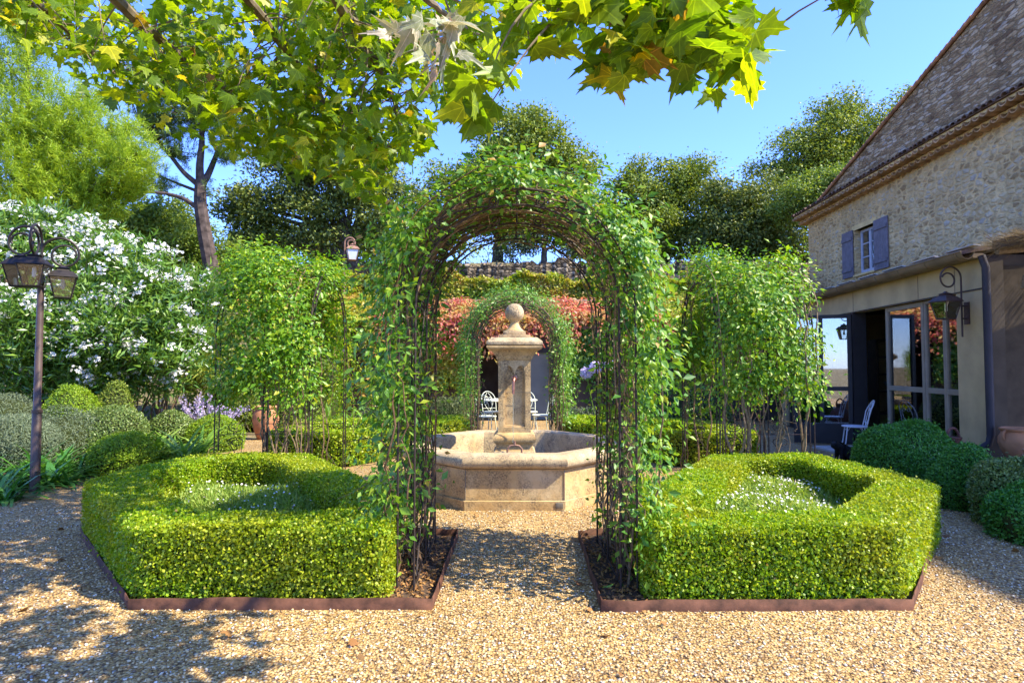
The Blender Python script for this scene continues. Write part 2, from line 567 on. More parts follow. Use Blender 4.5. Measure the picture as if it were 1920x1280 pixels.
M['straw'] = leaf_mat('brushwood_straw', [(0, (.13, .085, .04)), (.5, (.25, .17, .08)), (1, (.42, .31, .15))], .12, tcol=(1, 1, .8), rough=.8, spec=.2)


def make_stone():
    """pale limestone, blackened by lichen in patches"""
    m, nt = new_mat('limestone')
    v = coords(nt)
    c = ramp(nt, noise(nt, v, 2.3, 6, .6), [(.3, (.46, .27, .095)), (.5, (.55, .37, .165)), (.7, (.62, .475, .27))])
    st = ramp(nt, noise(nt, v, 3.6, 8, .72, .4), [(.42, (0, 0, 0)), (.58, (1, 1, 1))])
    fine = ramp(nt, noise(nt, v, 55, 5, .7), [(.38, (0, 0, 0)), (.62, (1, 1, 1))])
    stain = math_(nt, 'MULTIPLY', st, fine)
    c = mixc(nt, c, (.10, .075, .05), math_(nt, 'MULTIPLY', stain, .9))
    spots = ramp(nt, noise(nt, v, 130, 3, .6), [(.62, (0, 0, 0)), (.7, (1, 1, 1))])
    c = mixc(nt, c, (.16, .13, .10), math_(nt, 'MULTIPLY', spots, .4))
    n1 = bump(nt, noise(nt, v, 28, 8, .7), .45, .012)
    n2 = bump(nt, noise(nt, v, 160, 4, .6), .35, .004, n1)
    finish(nt, c, .9, .2, nrm=n2)
    return m


def make_stone_top():
    """the same stone where lichen has greyed it"""
    m, nt = new_mat('lichened_limestone')
    v = coords(nt)
    c = ramp(nt, noise(nt, v, 4, 6, .6), [(.3, (.44, .30, .145)), (.7, (.62, .475, .28))])
    st = ramp(nt, noise(nt, v, 7, 8, .75, .3), [(.44, (0, 0, 0)), (.60, (1, 1, 1))])
    fine = ramp(nt, noise(nt, v, 70, 5, .7), [(.40, (0, 0, 0)), (.58, (1, 1, 1))])
    c = mixc(nt, c, (.10, .085, .07), math_(nt, 'MULTIPLY', math_(nt, 'MULTIPLY', st, fine), .85))
    c = mixc(nt, c, (.12, .10, .08), math_(nt, 'MULTIPLY', fine, .22))
    n1 = bump(nt, noise(nt, v, 40, 8, .7), .55, .012)
    finish(nt, c, .92, .2, nrm=n1)
    return m


def make_rubble(name, sx, sz, cols, mortar, mort_w=.06, relief=.05):
    """rubble walling: stones of uneven size and colour bedded in mortar"""
    m, nt = new_mat(name)
    v0 = coords(nt, (sx, sx, sz))
    wob = N_(nt, 'ShaderNodeTexNoise')
    wob.inputs['Scale'].default_value = 1.3
    wob.inputs['Detail'].default_value = 3
    nt.links.new(v0, wob.inputs['Vector'])
    add = N_(nt, 'ShaderNodeVectorMath', operation='MULTIPLY_ADD')
    add.inputs[1].default_value = (.5, .5, .5)
    nt.links.new(wob.outputs['Color'], add.inputs[0])
    nt.links.new(v0, add.inputs[2])
    wb2 = N_(nt, 'ShaderNodeTexNoise')
    wb2.inputs['Scale'].default_value = 3.4
    wb2.inputs['Detail'].default_value = 4
    nt.links.new(v0, wb2.inputs['Vector'])
    add2 = N_(nt, 'ShaderNodeVectorMath', operation='MULTIPLY_ADD')
    add2.inputs[1].default_value = (.42, .42, .42)
    nt.links.new(wb2.outputs['Color'], add2.inputs[0])
    nt.links.new(add.outputs[0], add2.inputs[2])
    v = add2.outputs[0]
    e = voro(nt, v, 1.0, 'DISTANCE_TO_EDGE', .85)
    f = voro(nt, v, 1.0, 'F1', .85)
    sep = N_(nt, 'ShaderNodeSeparateColor')
    nt.links.new(f.outputs['Color'], sep.inputs[0])
    c = ramp(nt, sep.outputs[0], cols)
    vs = coords(nt)
    c = mixc(nt, c, ramp(nt, noise(nt, vs, 9, 7, .7), [(.3, (.45, .42, .38)), (.7, (1.25, 1.2, 1.15))]), .6, 'MULTIPLY')
    weather = ramp(nt, noise(nt, vs, .55, 6, .65, .5), [(.3, (.74, .70, .64)), (.7, (1.12, 1.08, 1.0))])
    edge = math_(nt, 'ADD', e.outputs['Distance'], math_(nt, 'MULTIPLY', math_(nt, 'SUBTRACT', noise(nt, vs, 5, 7, .7), .5), .34))
    fac = ramp(nt, edge, [(mort_w * .5, (0, 0, 0)), (mort_w * 1.7, (1, 1, 1))])
    mc = ramp(nt, noise(nt, vs, 3, 5), [(.3, tuple(k * .8 for k in mortar)), (.7, tuple(k * 1.15 for k in mortar))])
    c = mixc(nt, mixc(nt, mc, c, fac), weather, 1.0, 'MULTIPLY')
    n1 = bump(nt, ramp(nt, edge, [(0, (0, 0, 0)), (mort_w * 2, (.7, .7, .7)), (.5, (1, 1, 1))]), .9, relief)
    n2 = bump(nt, noise(nt, vs, 30, 7, .7), .6, .02, n1)
    finish(nt, c, .92, .15, nrm=n2)
    return m


def make_gravel():
    m, nt = new_mat('river_gravel')
    v = coords(nt)
    a = voro(nt, v, 68, 'F1', .95)
    sep = N_(nt, 'ShaderNodeSeparateColor')
    nt.links.new(a.outputs['Color'], sep.inputs[0])
    stops = [(0, (.13, .09, .06)), (.10, (.27, .17, .08)), (.3, (.42, .255, .085)), (.55, (.53, .34, .12)), (.78, (.60, .435, .195)), (.92, (.68, .55, .33)), (1, (.40, .37, .33))]
    c = ramp(nt, sep.outputs[0], stops)
    gap = ramp(nt, a.outputs['Distance'], [(.45, (1, 1, 1)), (.78, (.5, .43, .34))])
    c = mixc(nt, c, gap, 1.0, 'MULTIPLY')
    big = ramp(nt, noise(nt, v, .8, 6, .65, .6), [(.3, (.74, .70, .66)), (.7, (1.12, 1.10, 1.04))])
    c = mixc(nt, c, big, 1.0, 'MULTIPLY')
    h = math_(nt, 'SUBTRACT', 1.0, math_(nt, 'POWER', a.outputs['Distance'], 2.0))
    hh = math_(nt, 'ADD', h, math_(nt, 'MULTIPLY', sep.outputs[1], .5))
    n1 = bump(nt, hh, 1.0, .011)
    n2 = bump(nt, noise(nt, v, 6, 4), .5, .03, n1)
    finish(nt, c, .78, .3, nrm=n2)
    return m


def make_pebble():
    m, nt = new_mat('loose_pebble')
    g = N_(nt, 'ShaderNodeNewGeometry')
    c = ramp(nt, g.outputs['Random Per Island'], [(0, (.14, .10, .075)), (.08, (.30, .17, .07)), (.35, (.48, .31, .12)), (.6, (.58, .41, .19)), (.85, (.68, .54, .33)), (.95, (.74, .68, .56)), (1, (.36, .36, .36))])
    finish(nt, c, .7, .35)
    return m


def make_hill():
    m, nt = new_mat('dry_hillside')
    v = coords(nt)
    c = ramp(nt, noise(nt, v, .9, 8, .7), [(.3, (.10, .09, .045)), (.5, (.22, .17, .095)), (.7, (.36, .28, .175))])
    g = ramp(nt, noise(nt, v, 3.0, 6, .7), [(.5, (0, 0, 0)), (.65, (1, 1, 1))])
    c = mixc(nt, c, (.11, .13, .04), math_(nt, 'MULTIPLY', g, .6))
    finish(nt, c, .95, .1, nrm=bump(nt, noise(nt, v, 14, 8, .7), .9, .06))
    return m


def make_glass(name, refl=.38, tint=(.75, .8, .78)):
    m, nt = new_mat(name)
    t = N_(nt, 'ShaderNodeBsdfTransparent')
    t.inputs[0].default_value = (*tint, 1)
    g = N_(nt, 'ShaderNodeBsdfGlossy')
    g.inputs['Roughness'].default_value = 0.02
    lw = N_(nt, 'ShaderNodeFresnel')
    lw.inputs[0].default_value = 1.6
    f = math_(nt, 'ADD', lw.outputs[0], refl, True)
    mx = N_(nt, 'ShaderNodeMixShader')
    nt.links.new(f, mx.inputs[0])
    nt.links.new(t.outputs[0], mx.inputs[1])
    nt.links.new(g.outputs[0], mx.inputs[2])
    o = N_(nt, 'ShaderNodeOutputMaterial')
    nt.links.new(mx.outputs[0], o.inputs[0])
    return m


def make_water():
    m, nt = new_mat('clear_water')
    p = N_(nt, 'ShaderNodeBsdfPrincipled')
    p.inputs['Base Color'].default_value = (.7, .78, .75, 1)
    p.inputs['Roughness'].default_value = .03
    p.inputs['Transmission Weight'].default_value = .9
    p.inputs['IOR'].default_value = 1.33
    o = N_(nt, 'ShaderNodeOutputMaterial')
    nt.links.new(p.outputs[0], o.inputs[0])
    return m


M['stone'] = make_stone()
M['stone_top'] = make_stone_top()
M['rubble'] = make_rubble('house_rubble', 4.6, 8.0, [(0, (.42, .29, .15)), (.3, (.62, .45, .24)), (.6, (.72, .55, .31)), (.85, (.74, .61, .41)), (1, (.56, .50, .42))], (.78, .57, .29), .13, .05)
M['rubble_top'] = make_rubble('gable_rubble', 3.6, 14.5, [(0, (.22, .14, .08)), (.3, (.42, .29, .16)), (.6, (.55, .40, .23)), (.85, (.68, .55, .39)), (1, (.50, .43, .36))], (.40, .27, .14), .05)
M['drystone'] = make_rubble('dry_stone', 4.2, 8.5, [(0, (.09, .075, .055)), (.4, (.20, .16, .11)), (.8, (.36, .29, .20)), (1, (.46, .40, .31))], (.05, .042, .03), .07, .06)
M['gravel'] = make_gravel()
M['pebble'] = make_pebble()
M['hill'] = make_hill()
M['glass'] = make_glass('door_glass')
M['glass_clear'] = make_glass('lantern_glass', .08, (.92, .94, .93))
M['glass_frost'] = plain('frosted_lantern_glass', (.62, .66, .68), .25, .6, var=.08)
M['water'] = make_water()
# ------------------------------------------------------------------ world, sun, camera
SUN_EL, SUN_AZ = R(47), R(107)          # azimuth clockwise from straight ahead
SUN = np.array([math.cos(SUN_EL) * math.sin(SUN_AZ), math.cos(SUN_EL) * math.cos(SUN_AZ), math.sin(SUN_EL)])
w = bpy.data.worlds.new('World')
SC.world = w
w.use_nodes = True
nt = w.node_tree
bg = nt.nodes['Background']
sky = nt.nodes.new('ShaderNodeTexSky')
sky.sky_type = 'NISHITA'
sky.sun_disc = False
sky.sun_elevation = SUN_EL
sky.sun_rotation = SUN_AZ
sky.altitude = 300
sky.air_density = 1.0
sky.dust_density = 0.25
sky.ozone_density = 2.2
tint = nt.nodes.new('ShaderNodeMix')
tint.data_type, tint.blend_type = 'RGBA', 'MULTIPLY'
tint.inputs['Factor'].default_value = 1.0
tint.inputs[7].default_value = (.43, .55, 1.0, 1)
nt.links.new(sky.outputs[0], tint.inputs[6])
nt.links.new(tint.outputs[2], bg.inputs[0])
bg.inputs[1].default_value = 0.15
sl = bpy.data.lights.new('sun', 'SUN')
sl.energy = 3.0
sl.angle = R(0.55)
sl.color = (1.0, .92, .73)
so = bpy.data.objects.new('sun', sl)
COL.objects.link(so)
so.rotation_euler = Vector(SUN).to_track_quat('Z', 'Y').to_euler()
so.location = (20, -6, 25)

cam = bpy.data.cameras.new('camera')
cam.sensor_width = 36
cam.lens = 36 * FPX / 1920
cam.clip_end = 2000
co = bpy.data.objects.new('camera', cam)
COL.objects.link(co)
co.location = (0, 0, EYE)
co.rotation_euler = (R(90) + PITCH, 0, 0)
SC.camera = co
SC.view_settings.view_transform = 'Standard'
SC.view_settings.look = 'None'
SC.view_settings.exposure = 2.0
SC.cycles.max_bounces = 7
SC.cycles.transparent_max_bounces = 12
SC.cycles.diffuse_bounces = 4
SC.cycles.glossy_bounces = 3
SC.cycles.sample_clamp_indirect = 4.0
SC.cycles.use_denoising = True

# ------------------------------------------------------------------ the land
xs = np.concatenate([[-600, -300, -150, -90], np.arange(-60, -16, 2.0), np.arange(-16, 16, .4), np.arange(16, 61, 2.0), [90, 150, 300, 600]])
ys = np.concatenate([[-300, -100, -40, -12], np.arange(-6, 27.6, .3), np.arange(28, 70, 2.0), [80, 120, 200, 400, 800]])
X, Y = np.meshgrid(xs, ys)
Z = ground_h(X, Y)
lump = .05 * np.sin(X * 1.7 + Y * .6) * np.sin(Y * 1.3 - X * .4) + .03 * np.sin(X * 4.1) * np.sin(Y * 3.7)
Z = Z + np.where(Z > .1, lump, 0) - .035
nx, ny = len(xs), len(ys)
I = np.arange(nx * ny).reshape(ny, nx)
F = np.stack([I[:-1, :-1], I[:-1, 1:], I[1:, 1:], I[1:, :-1]], -1).reshape(-1, 4)
tag(add_obj('ground', fast_mesh('ground', np.stack([X, Y, Z], -1).reshape(-1, 3), F, True), M['hill']), kind='structure')

# gravel court: one sheet, with an uneven edge where the beds start
edge = [(-5.75, -6), (-5.65, 2), (-5.75, 4), (-5.6, 6), (-5.75, 8), (-5.55, 9.5), (-5.7, 11), (-5.4, 12.4), (-4.9, 13.4), (-4.6, 16.8), (8, 16.8), (9.0, 12), (9, -6)]
g = MB()
g.prism(edge[::-1] if False else edge, -.02, 0.0)
tag(g.build('gravel_path', M['gravel'], smooth=False), kind='structure')

# loose pebbles on top, near the camera: one mass
def pebbles(n, x0, x1, y0, y1, smin, smax, ban):
    P = np.c_[RNG.uniform(x0, x1, n), y0 + (y1 - y0) * RNG.random(n) ** 1.35]
    keep = np.ones(n, bool)
    for b in ban:
        keep &= ~inside(b, P)
    P = P[keep]
    n = len(P)
    ph = (1 + 5 ** .5) / 2
    b = unit(np.array([[-1, ph, 0], [1, ph, 0], [-1, -ph, 0], [1, -ph, 0], [0, -1, ph], [0, 1, ph], [0, -1, -ph], [0, 1, -ph], [ph, 0, -1], [ph, 0, 1], [-ph, 0, -1], [-ph, 0, 1]], float))
    f = np.array([[0, 11, 5], [0, 5, 1], [0, 1, 7], [0, 7, 10], [0, 10, 11], [1, 5, 9], [5, 11, 4], [11, 10, 2], [10, 7, 6], [7, 1, 8], [3, 9, 4], [3, 4, 2], [3, 2, 6], [3, 6, 8], [3, 8, 9], [4, 9, 5], [2, 4, 11], [6, 2, 10], [8, 6, 7], [9, 8, 1]])
    s = RNG.uniform(smin, smax, n)[:, None, None]
    q = RNG.normal(size=(n, 3, 3))
    Q, _ = np.linalg.qr(q)
    V = (b[None] * RNG.uniform(.82, 1.15, (n, 12, 1)) * (RNG.uniform([.55, .8, .9], [.8, 1.0, 1.35], (n, 3))[:, None, :])) @ Q * s
    V[:, :, 2] *= .75
    V += np.c_[P, RNG.uniform(.0, .006, n)][:, None, :]
    Fs = (f[None] + (np.arange(n) * 12)[:, None, None]).reshape(-1, 3)
    return V.reshape(-1, 3), Fs


# ------------------------------------------------------------------ the four box hedges, their steel edging and their beds
CX = 0.035                                # the garden's axis
CYF = 8.1                                 # middle of the fountain square
HL = [(-.78, 3.92), (-.92, 5.1), (-1.22, 5.4), (-2.35, 7.15), (-3.65, 7.15), (-3.80, 5.5), (-2.38, 3.92)]
HR = [(.84, 3.92), (2.46, 3.92), (3.68, 5.35), (3.5, 7.1), (2.35, 7.15), (1.28, 5.4), (.98, 5.1)]
HBL = [(-.82, 12.3), (-2.45, 12.3), (-3.7, 10.8), (-3.65, 9.1), (-2.4, 9.1), (-1.3, 10.9), (-.95, 11.1)]
HBR = [(.88, 12.3), (.98, 11.1), (1.35, 10.9), (2.45, 9.1), (3.65, 9.1), (3.75, 10.8), (2.5, 12.3)]


def ccw(p):
    p = np.array(p, float)
    a = np.sum(p[:, 0] * np.roll(p[:, 1], -1) - np.roll(p[:, 0], -1) * p[:, 1])
    return p if a > 0 else p[::-1]


def hedge(label, poly, h, thick, n, size, group='clipped box hedges round the fountain'):
    poly = ccw(poly)
    out = round_poly(poly, .13, 5)
    inn = round_poly(poly_offset(poly, thick), .2, 5)
    c = poly.mean(0)
    t = thing('box_hedge', label, 'hedge', (c[0], c[1], 0), 0, group)
    base = np.array([c[0], c[1], 0])
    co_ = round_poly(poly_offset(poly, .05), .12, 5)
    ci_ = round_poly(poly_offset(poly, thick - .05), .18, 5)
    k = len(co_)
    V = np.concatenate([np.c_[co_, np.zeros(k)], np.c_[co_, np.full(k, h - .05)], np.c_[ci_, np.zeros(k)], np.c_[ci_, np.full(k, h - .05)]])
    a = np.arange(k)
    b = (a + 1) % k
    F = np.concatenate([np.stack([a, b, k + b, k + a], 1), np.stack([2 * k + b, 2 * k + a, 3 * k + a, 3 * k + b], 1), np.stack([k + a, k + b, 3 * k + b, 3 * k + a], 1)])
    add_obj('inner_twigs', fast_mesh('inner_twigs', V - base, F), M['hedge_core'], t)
    lo, hi = out.min(0), out.max(0)
    Lo = np.linalg.norm(np.roll(out, -1, 0) - out, axis=1).sum()
    Li = np.linalg.norm(np.roll(inn, -1, 0) - inn, axis=1).sum()
    at_ = Lo * thick
    tot = Lo * h + Li * h * .8 + at_ * 1.25
    no, ni, ntp = int(n * Lo * h / tot), int(n * Li * h * .8 / tot), int(n * at_ * 1.25 / tot)
    P, Nn, _ = along(out, no)
    z = .02 + (h - .02) * RNG.random(no) ** .9
    dep = RNG.random(no) ** 1.6 * .06 - .016
    A = np.c_[P - Nn * dep[:, None], z]
    NA = np.c_[Nn, np.full(no, .25)]
    P2, N2, _ = along(inn, ni)
    z2 = .05 + (h - .05) * RNG.random(ni)
    dep2 = RNG.random(ni) ** 1.6 * .06 - .016
    B = np.c_[P2 + N2 * dep2[:, None], z2]
    NB = np.c_[-N2, np.full(ni, .25)]
    X = []
    cnt = 0
    while cnt < ntp:
        q = lo + (hi - lo) * RNG.random((ntp * 3, 2))
        q = q[inside(out, q) & ~inside(inn, q)]
        X.append(q)
        cnt += len(q)
    q = np.concatenate(X)[:ntp]
    wav = .012 * np.sin(q[:, 0] * 5.1 + 1) * np.sin(q[:, 1] * 4.3) + .008 * np.sin(q[:, 0] * 11) * np.sin(q[:, 1] * 13)
    Cc = np.c_[q, h + wav + .018 - RNG.random(ntp) ** 1.7 * .065]
    NC = np.tile([0, 0, 1.0], (ntp, 1))
    P = np.concatenate([A, B, Cc])
    Nn = unit(np.concatenate([NA, NB, NC]))
    # the top edge is slightly rounded
    P[:, :2] += RNG.normal(size=(len(P), 2)) * .006
    st = RNG.random(len(P)) < .022
    P[st] += Nn[st] * (RNG.random((st.sum(), 1)) ** 1.5 * .045)
    Nl = unit(Nn + .85 * RNG.normal(size=Nn.shape))
    T = unit(Nn * .7 + np.array([0, 0, .35]) + .9 * RNG.normal(size=Nn.shape))
    S = size * RNG.uniform(.65, 1.25, len(P))
    leaf_obj('foliage', P, Nl, T, S, T_QUAD, M['hedge'], t, base=base, wid=1.15)
    return t


hedge('box hedge clipped into a hollow ring, dappled by tree shade, nearest the lantern post', HL, .465, .40, 215000, .0215)
hedge('sunlit box hedge ring round a daisy bed, nearest the dark clipped balls', HR, .465, .40, 215000, .0215)
hedge('low box hedge behind the fountain on the side of the oleander', HBL, .48, .42, 42000, .036)
hedge('low box hedge behind the fountain on the side of the house', HBR, .48, .42, 42000, .036)


def edging(label, poly, grp='rusty steel bed edgings'):
    poly = ccw(poly)
    fine = []
    for i in range(len(poly)):
        p0, p1 = poly[i], poly[(i + 1) % len(poly)]
        for q in range(10):
            fine.append(p0 + (p1 - p0) * q / 10 + (RNG.normal(size=2) * .004 if q else 0))
    a = np.array(fine)
    b = poly_offset(a, .007)
    c = poly.mean(0)
    k = len(a)
    h = .071 + .004 * RNG.normal(size=k)
    V = np.concatenate([np.c_[a, np.full(k, -.03)], np.c_[a, h], np.c_[b, h], np.c_[b, np.full(k, -.03)]]) - np.array([c[0], c[1], 0])
    i = np.arange(k)
    j = (i + 1) % k
    F = np.concatenate([np.stack([i, j, k + j, k + i], 1), np.stack([k + i, k + j, 2 * k + j, 2 * k + i], 1), np.stack([2 * k + i, 2 * k + j, 3 * k + j, 3 * k + i], 1)])
    o = add_obj('bed_edging', fast_mesh('bed_edging', V, F), M['corten'])
    o.location = (c[0], c[1], 0)
    tag(o, label, 'edging', grp)


EL = [(-.49, 3.83), (-.47, 5.42), (-.95, 5.50), (-2.3, 7.28), (-3.7, 7.26), (-3.80, 5.46), (-2.36, 3.83)]
ER = [(.545, 3.80), (2.46, 3.82), (3.66, 5.36), (3.55, 7.25), (2.3, 7.28), (1.05, 5.52), (.575, 5.40)]
edging('rusty steel edging strip round the hedge nearest the lantern post', EL)
edging('rusty steel edging strip round the hedge nearest the clipped balls', ER)
for P in (EL, ER):
    b = MB()
    b.prism(poly_offset(ccw(P), .008), -.02, .018)
    tag(b.build('soil_bed', M['soil'], smooth=False), kind='structure')

V, F = pebbles(38000, -5.2, 5.2, 2.35, 6.6, .005, .0105, [ccw(EL), ccw(ER)])
tag(add_obj('loose_gravel', fast_mesh('loose_gravel', V, F, True), M['pebble']), 'loose tan pebbles strewn over the gravel court', 'gravel', kind='stuff')

# leaf litter and clods on the soil strips
for P, lo, hi in ((EL, (-.86, 3.86), (-.51, 5.38)), (ER, (.57, 3.84), (.95, 5.36))):
    n = 900
    q = np.c_[RNG.uniform(lo[0], hi[0], n), RNG.uniform(lo[1], hi[1], n)]
    p = np.c_[q, .02 + .012 * RNG.random(n)]
    V, Fs = leaf_geo(p, unit(np.array([0, 0, 1.0]) + .5 * RNG.normal(size=(n, 3))), rnd_unit(n), .02 + .02 * RNG.random(n), T_FOLD)
    tag(add_obj('leaf_litter', fast_mesh('leaf_litter', V, Fs), leafmix if False else M['dead']), 'dry fallen leaves on the dark soil beside the arch', 'leaf litter', kind='stuff')


def daisies(label, poly, nb, nf):
    poly = ccw(poly)
    inn = poly_offset(poly, .43)
    lo, hi = inn.min(0), inn.max(0)
    q = lo + (hi - lo) * RNG.random((nb * 3, 2))
    q = q[inside(inn, q)][:nb]
    n = len(q)
    hh = .22 + .05 * np.sin(q[:, 0] * 3 + 1) + .06 * np.sin(q[:, 1] * 4.2 + q[:, 0] * 2)
    z = hh * RNG.random(n) ** .5
    P = np.c_[q, z]
    T = unit(np.array([0, 0, .8]) + .7 * RNG.normal(size=(n, 3)))
    V, Fs = leaf_geo(P, rnd_unit(n), T, .07 * RNG.uniform(.6, 1.3, n), T_LONG)
    t = thing('daisy_bed', label, 'flower bed', (inn.mean(0)[0], inn.mean(0)[1], 0))
    t['kind'] = 'stuff'
    base = np.array([*inn.mean(0), 0])
    add_obj('foliage', fast_mesh('foliage', V - base, Fs), M['feather'], t)
    q = lo + (hi - lo) * RNG.random((nf * 3, 2))
    q = q[inside(inn, q)]
    dens = .5 + .5 * np.sin(q[:, 0] * 3.1 + 2) * np.sin(q[:, 1] * 2.7)
    q = q[RNG.random(len(q)) < .25 + .75 * dens][:nf]
    n = len(q)
    hh = .24 + .05 * np.sin(q[:, 0] * 3 + 1) + .06 * np.sin(q[:, 1] * 4.2 + q[:, 0] * 2)
    P = np.c_[q, hh + .05 * RNG.random(n)]
    V, Fs = leaf_geo(P, unit(np.array([.25, -.25, 1.0]) + .45 * RNG.normal(size=(n, 3))), rnd_unit(n), 0.018 * RNG.uniform(.7, 1.3, n), T_DISC)
    add_obj('blossoms', fast_mesh('blossoms', V - base, Fs), M['daisy_white'], t)


daisies('feathery daisy bed in the shade dappled hollow hedge', HL, 34000, 210)
daisies('feathery bed thick with white daisies in the sunlit hollow hedge', HR, 34000, 520)

# a few fallen plane leaves on the gravel
n = 90
q = np.c_[RNG.uniform(-5.2, 4.5, n), RNG.uniform(2.5, 6.2, n)]
q = q[~inside(ccw(EL), q) & ~inside(ccw(ER), q)]
n = len(q)
V, Fs = leaf_geo(np.c_[q, .016 + .006 * RNG.random(n)], unit(np.array([0, 0, 1.0]) + .25 * RNG.normal(size=(n, 3))), rnd_unit(n) * np.array([1, 1, .1]), .02 + .05 * RNG.random(n), T_PLANE, .3)
tag(add_obj('fallen_leaves', fast_mesh('fallen_leaves', V, Fs, True), M['dead']), 'scattered dry fallen leaves on the sunlit gravel', 'fallen leaves', kind='stuff')
# ------------------------------------------------------------------ wrought iron arches
AW_IN, AW_OUT, SPRING = .68, .79, 1.90     # half widths of the two rails, height where the curve begins


def hoop_path(r, y, n=28):
    a = np.linspace(PI, 0, n)
    P = np.c_[np.cos(a) * r, np.full(n, y), SPRING + np.sin(a) * r]
    return np.concatenate([[[-r, y, 0.0]], [[-r, y, 1.0]], P, [[r, y, 1.0]], [[r, y, 0.0]]])


def s_curve(L, h, r, turns=1.35, k=22):
    """an S scroll in the plane: bar with a curl at either end"""
    th = np.linspace(PI / 2, PI / 2 - 2 * PI * turns, k)
    rr = r * (1 - .62 * np.linspace(0, 1, k) ** 1.2)
    cx, cy = L / 2 - r, h - r
    half = np.c_[cx + rr * np.cos(th), cy + rr * np.sin(th) + (r - rr) * 0]
    bar = np.linspace([0, 0], half[0], 5)[:-1]
    half = np.concatenate([bar, half])
    return np.concatenate([-half[::-1], half[1:]])


ARCH_D = 1.11


def make_arch():
    t = thing('garden_arch', 'wrought iron garden arch with scrollwork in front of the fountain', 'garden arch', (0, 0, 0), 0, 'iron arches round the fountain')
    rm = (AW_IN + AW_OUT) / 2
    for y in (0, .54, ARCH_D):
        m = MB()
        m.tube(hoop_path(AW_IN, y), .008, 6)
        m.tube(hoop_path(AW_OUT, y), .008, 6)
        for z in (.55, 1.1, 1.65):
            for s in (-1, 1):
                m.tube([[s * AW_IN, y, z], [s * AW_OUT, y, z]], .004, 5)
        m.tube([[0, y, SPRING + AW_IN], [0, y, SPRING + AW_OUT]], .008, 5)
        hp = m.build('hoop', M['iron'], t)
        for a0, flip in ((R(62), 1), (R(118), -1), (R(24), 1), (R(156), -1)):
            c = s_curve(.46, .05, .036)
            c = c * np.array([1, flip])
            aa = a0 - c[:, 0] / rm
            rr = rm + c[:, 1]
            mb = MB()
            mb.tube(np.c_[np.cos(aa) * rr, np.full(len(c), y), SPRING + np.sin(aa) * rr], .0062, 5)
            mb.build('scroll', M['iron'], hp)
    for a in np.linspace(R(15), R(165), 7):
        for r in (AW_OUT,):
            m = MB()
            m.tube([[np.cos(a) * r, 0, SPRING + np.sin(a) * r], [np.cos(a) * r, ARCH_D, SPRING + np.sin(a) * r]], .005, 5)
            m.build('cross_rod', M['iron'], t)
    for s in (-1, 1):
        for y0 in (.27, .825):
            for z0, f in ((.34, 1), (1.02, -1), (1.66, 1)):
                c = s_curve(.62, .11, .06) * np.array([1, f])
                m = MB()
                m.tube(np.c_[np.full(len(c), s * AW_IN), y0 + c[:, 1] * 1.6, z0 + c[:, 0]], .005, 5)
                m.build('scroll', M['iron'], t)
        for z in (.06, .68, 1.34, 1.9):
            m = MB()
            m.tube([[s * AW_IN, 0, z], [s * AW_IN, ARCH_D, z]], .005, 5)
            m.build('cross_rod', M['iron'], t)
    return t


ARCHES = {}


def set_arch(key, loc, rz, label, proto=None):
    o = proto if key == 'near' else copy_tree(proto)
    o.location = loc
    o.rotation_euler = (0, 0, rz)
    o['label'] = label
    ARCHES[key] = Matrix.Translation(loc) @ Matrix.Rotation(rz, 4, 'Z')
    return o


_p = make_arch()
set_arch('near', (CX, 4.09, 0), 0, 'tall wrought iron arch with scrollwork standing in front of the fountain', _p)
set_arch('far', (CX + .02, 11.0, 0), 0, 'densely overgrown iron arch behind the stone fountain', _p)
set_arch('side_a', (-2.38, 8.02, 0), R(90), 'iron arch under a bushy climber on the oleander side', _p)
set_arch('side_b', (3.55, 8.02, 0), R(90), 'iron arch under a bare stemmed climber on the house side', _p)


# ------------------------------------------------------------------ climbing plants on the arches
def shell(s, y, off):
    """point and outward direction on the arch: s runs up one leg, over the crown and down the other"""
    half = PI * AW_OUT
    s = np.asarray(s, float)
    a = PI - np.clip((s - SPRING) / AW_OUT, 0, PI)
    r = AW_OUT + off
    P = np.stack([np.cos(a) * r, y, SPRING + np.sin(a) * r], -1)
    Nn = np.stack([np.cos(a), np.zeros_like(a), np.sin(a)], -1)
    lo, hi = s < SPRING, s > SPRING + half
    P[lo, 2] = s[lo]
    P[hi, 2] = SPRING - (s[hi] - SPRING - half)
    return P, Nn


S_END = SPRING * 2 + PI * AW_OUT


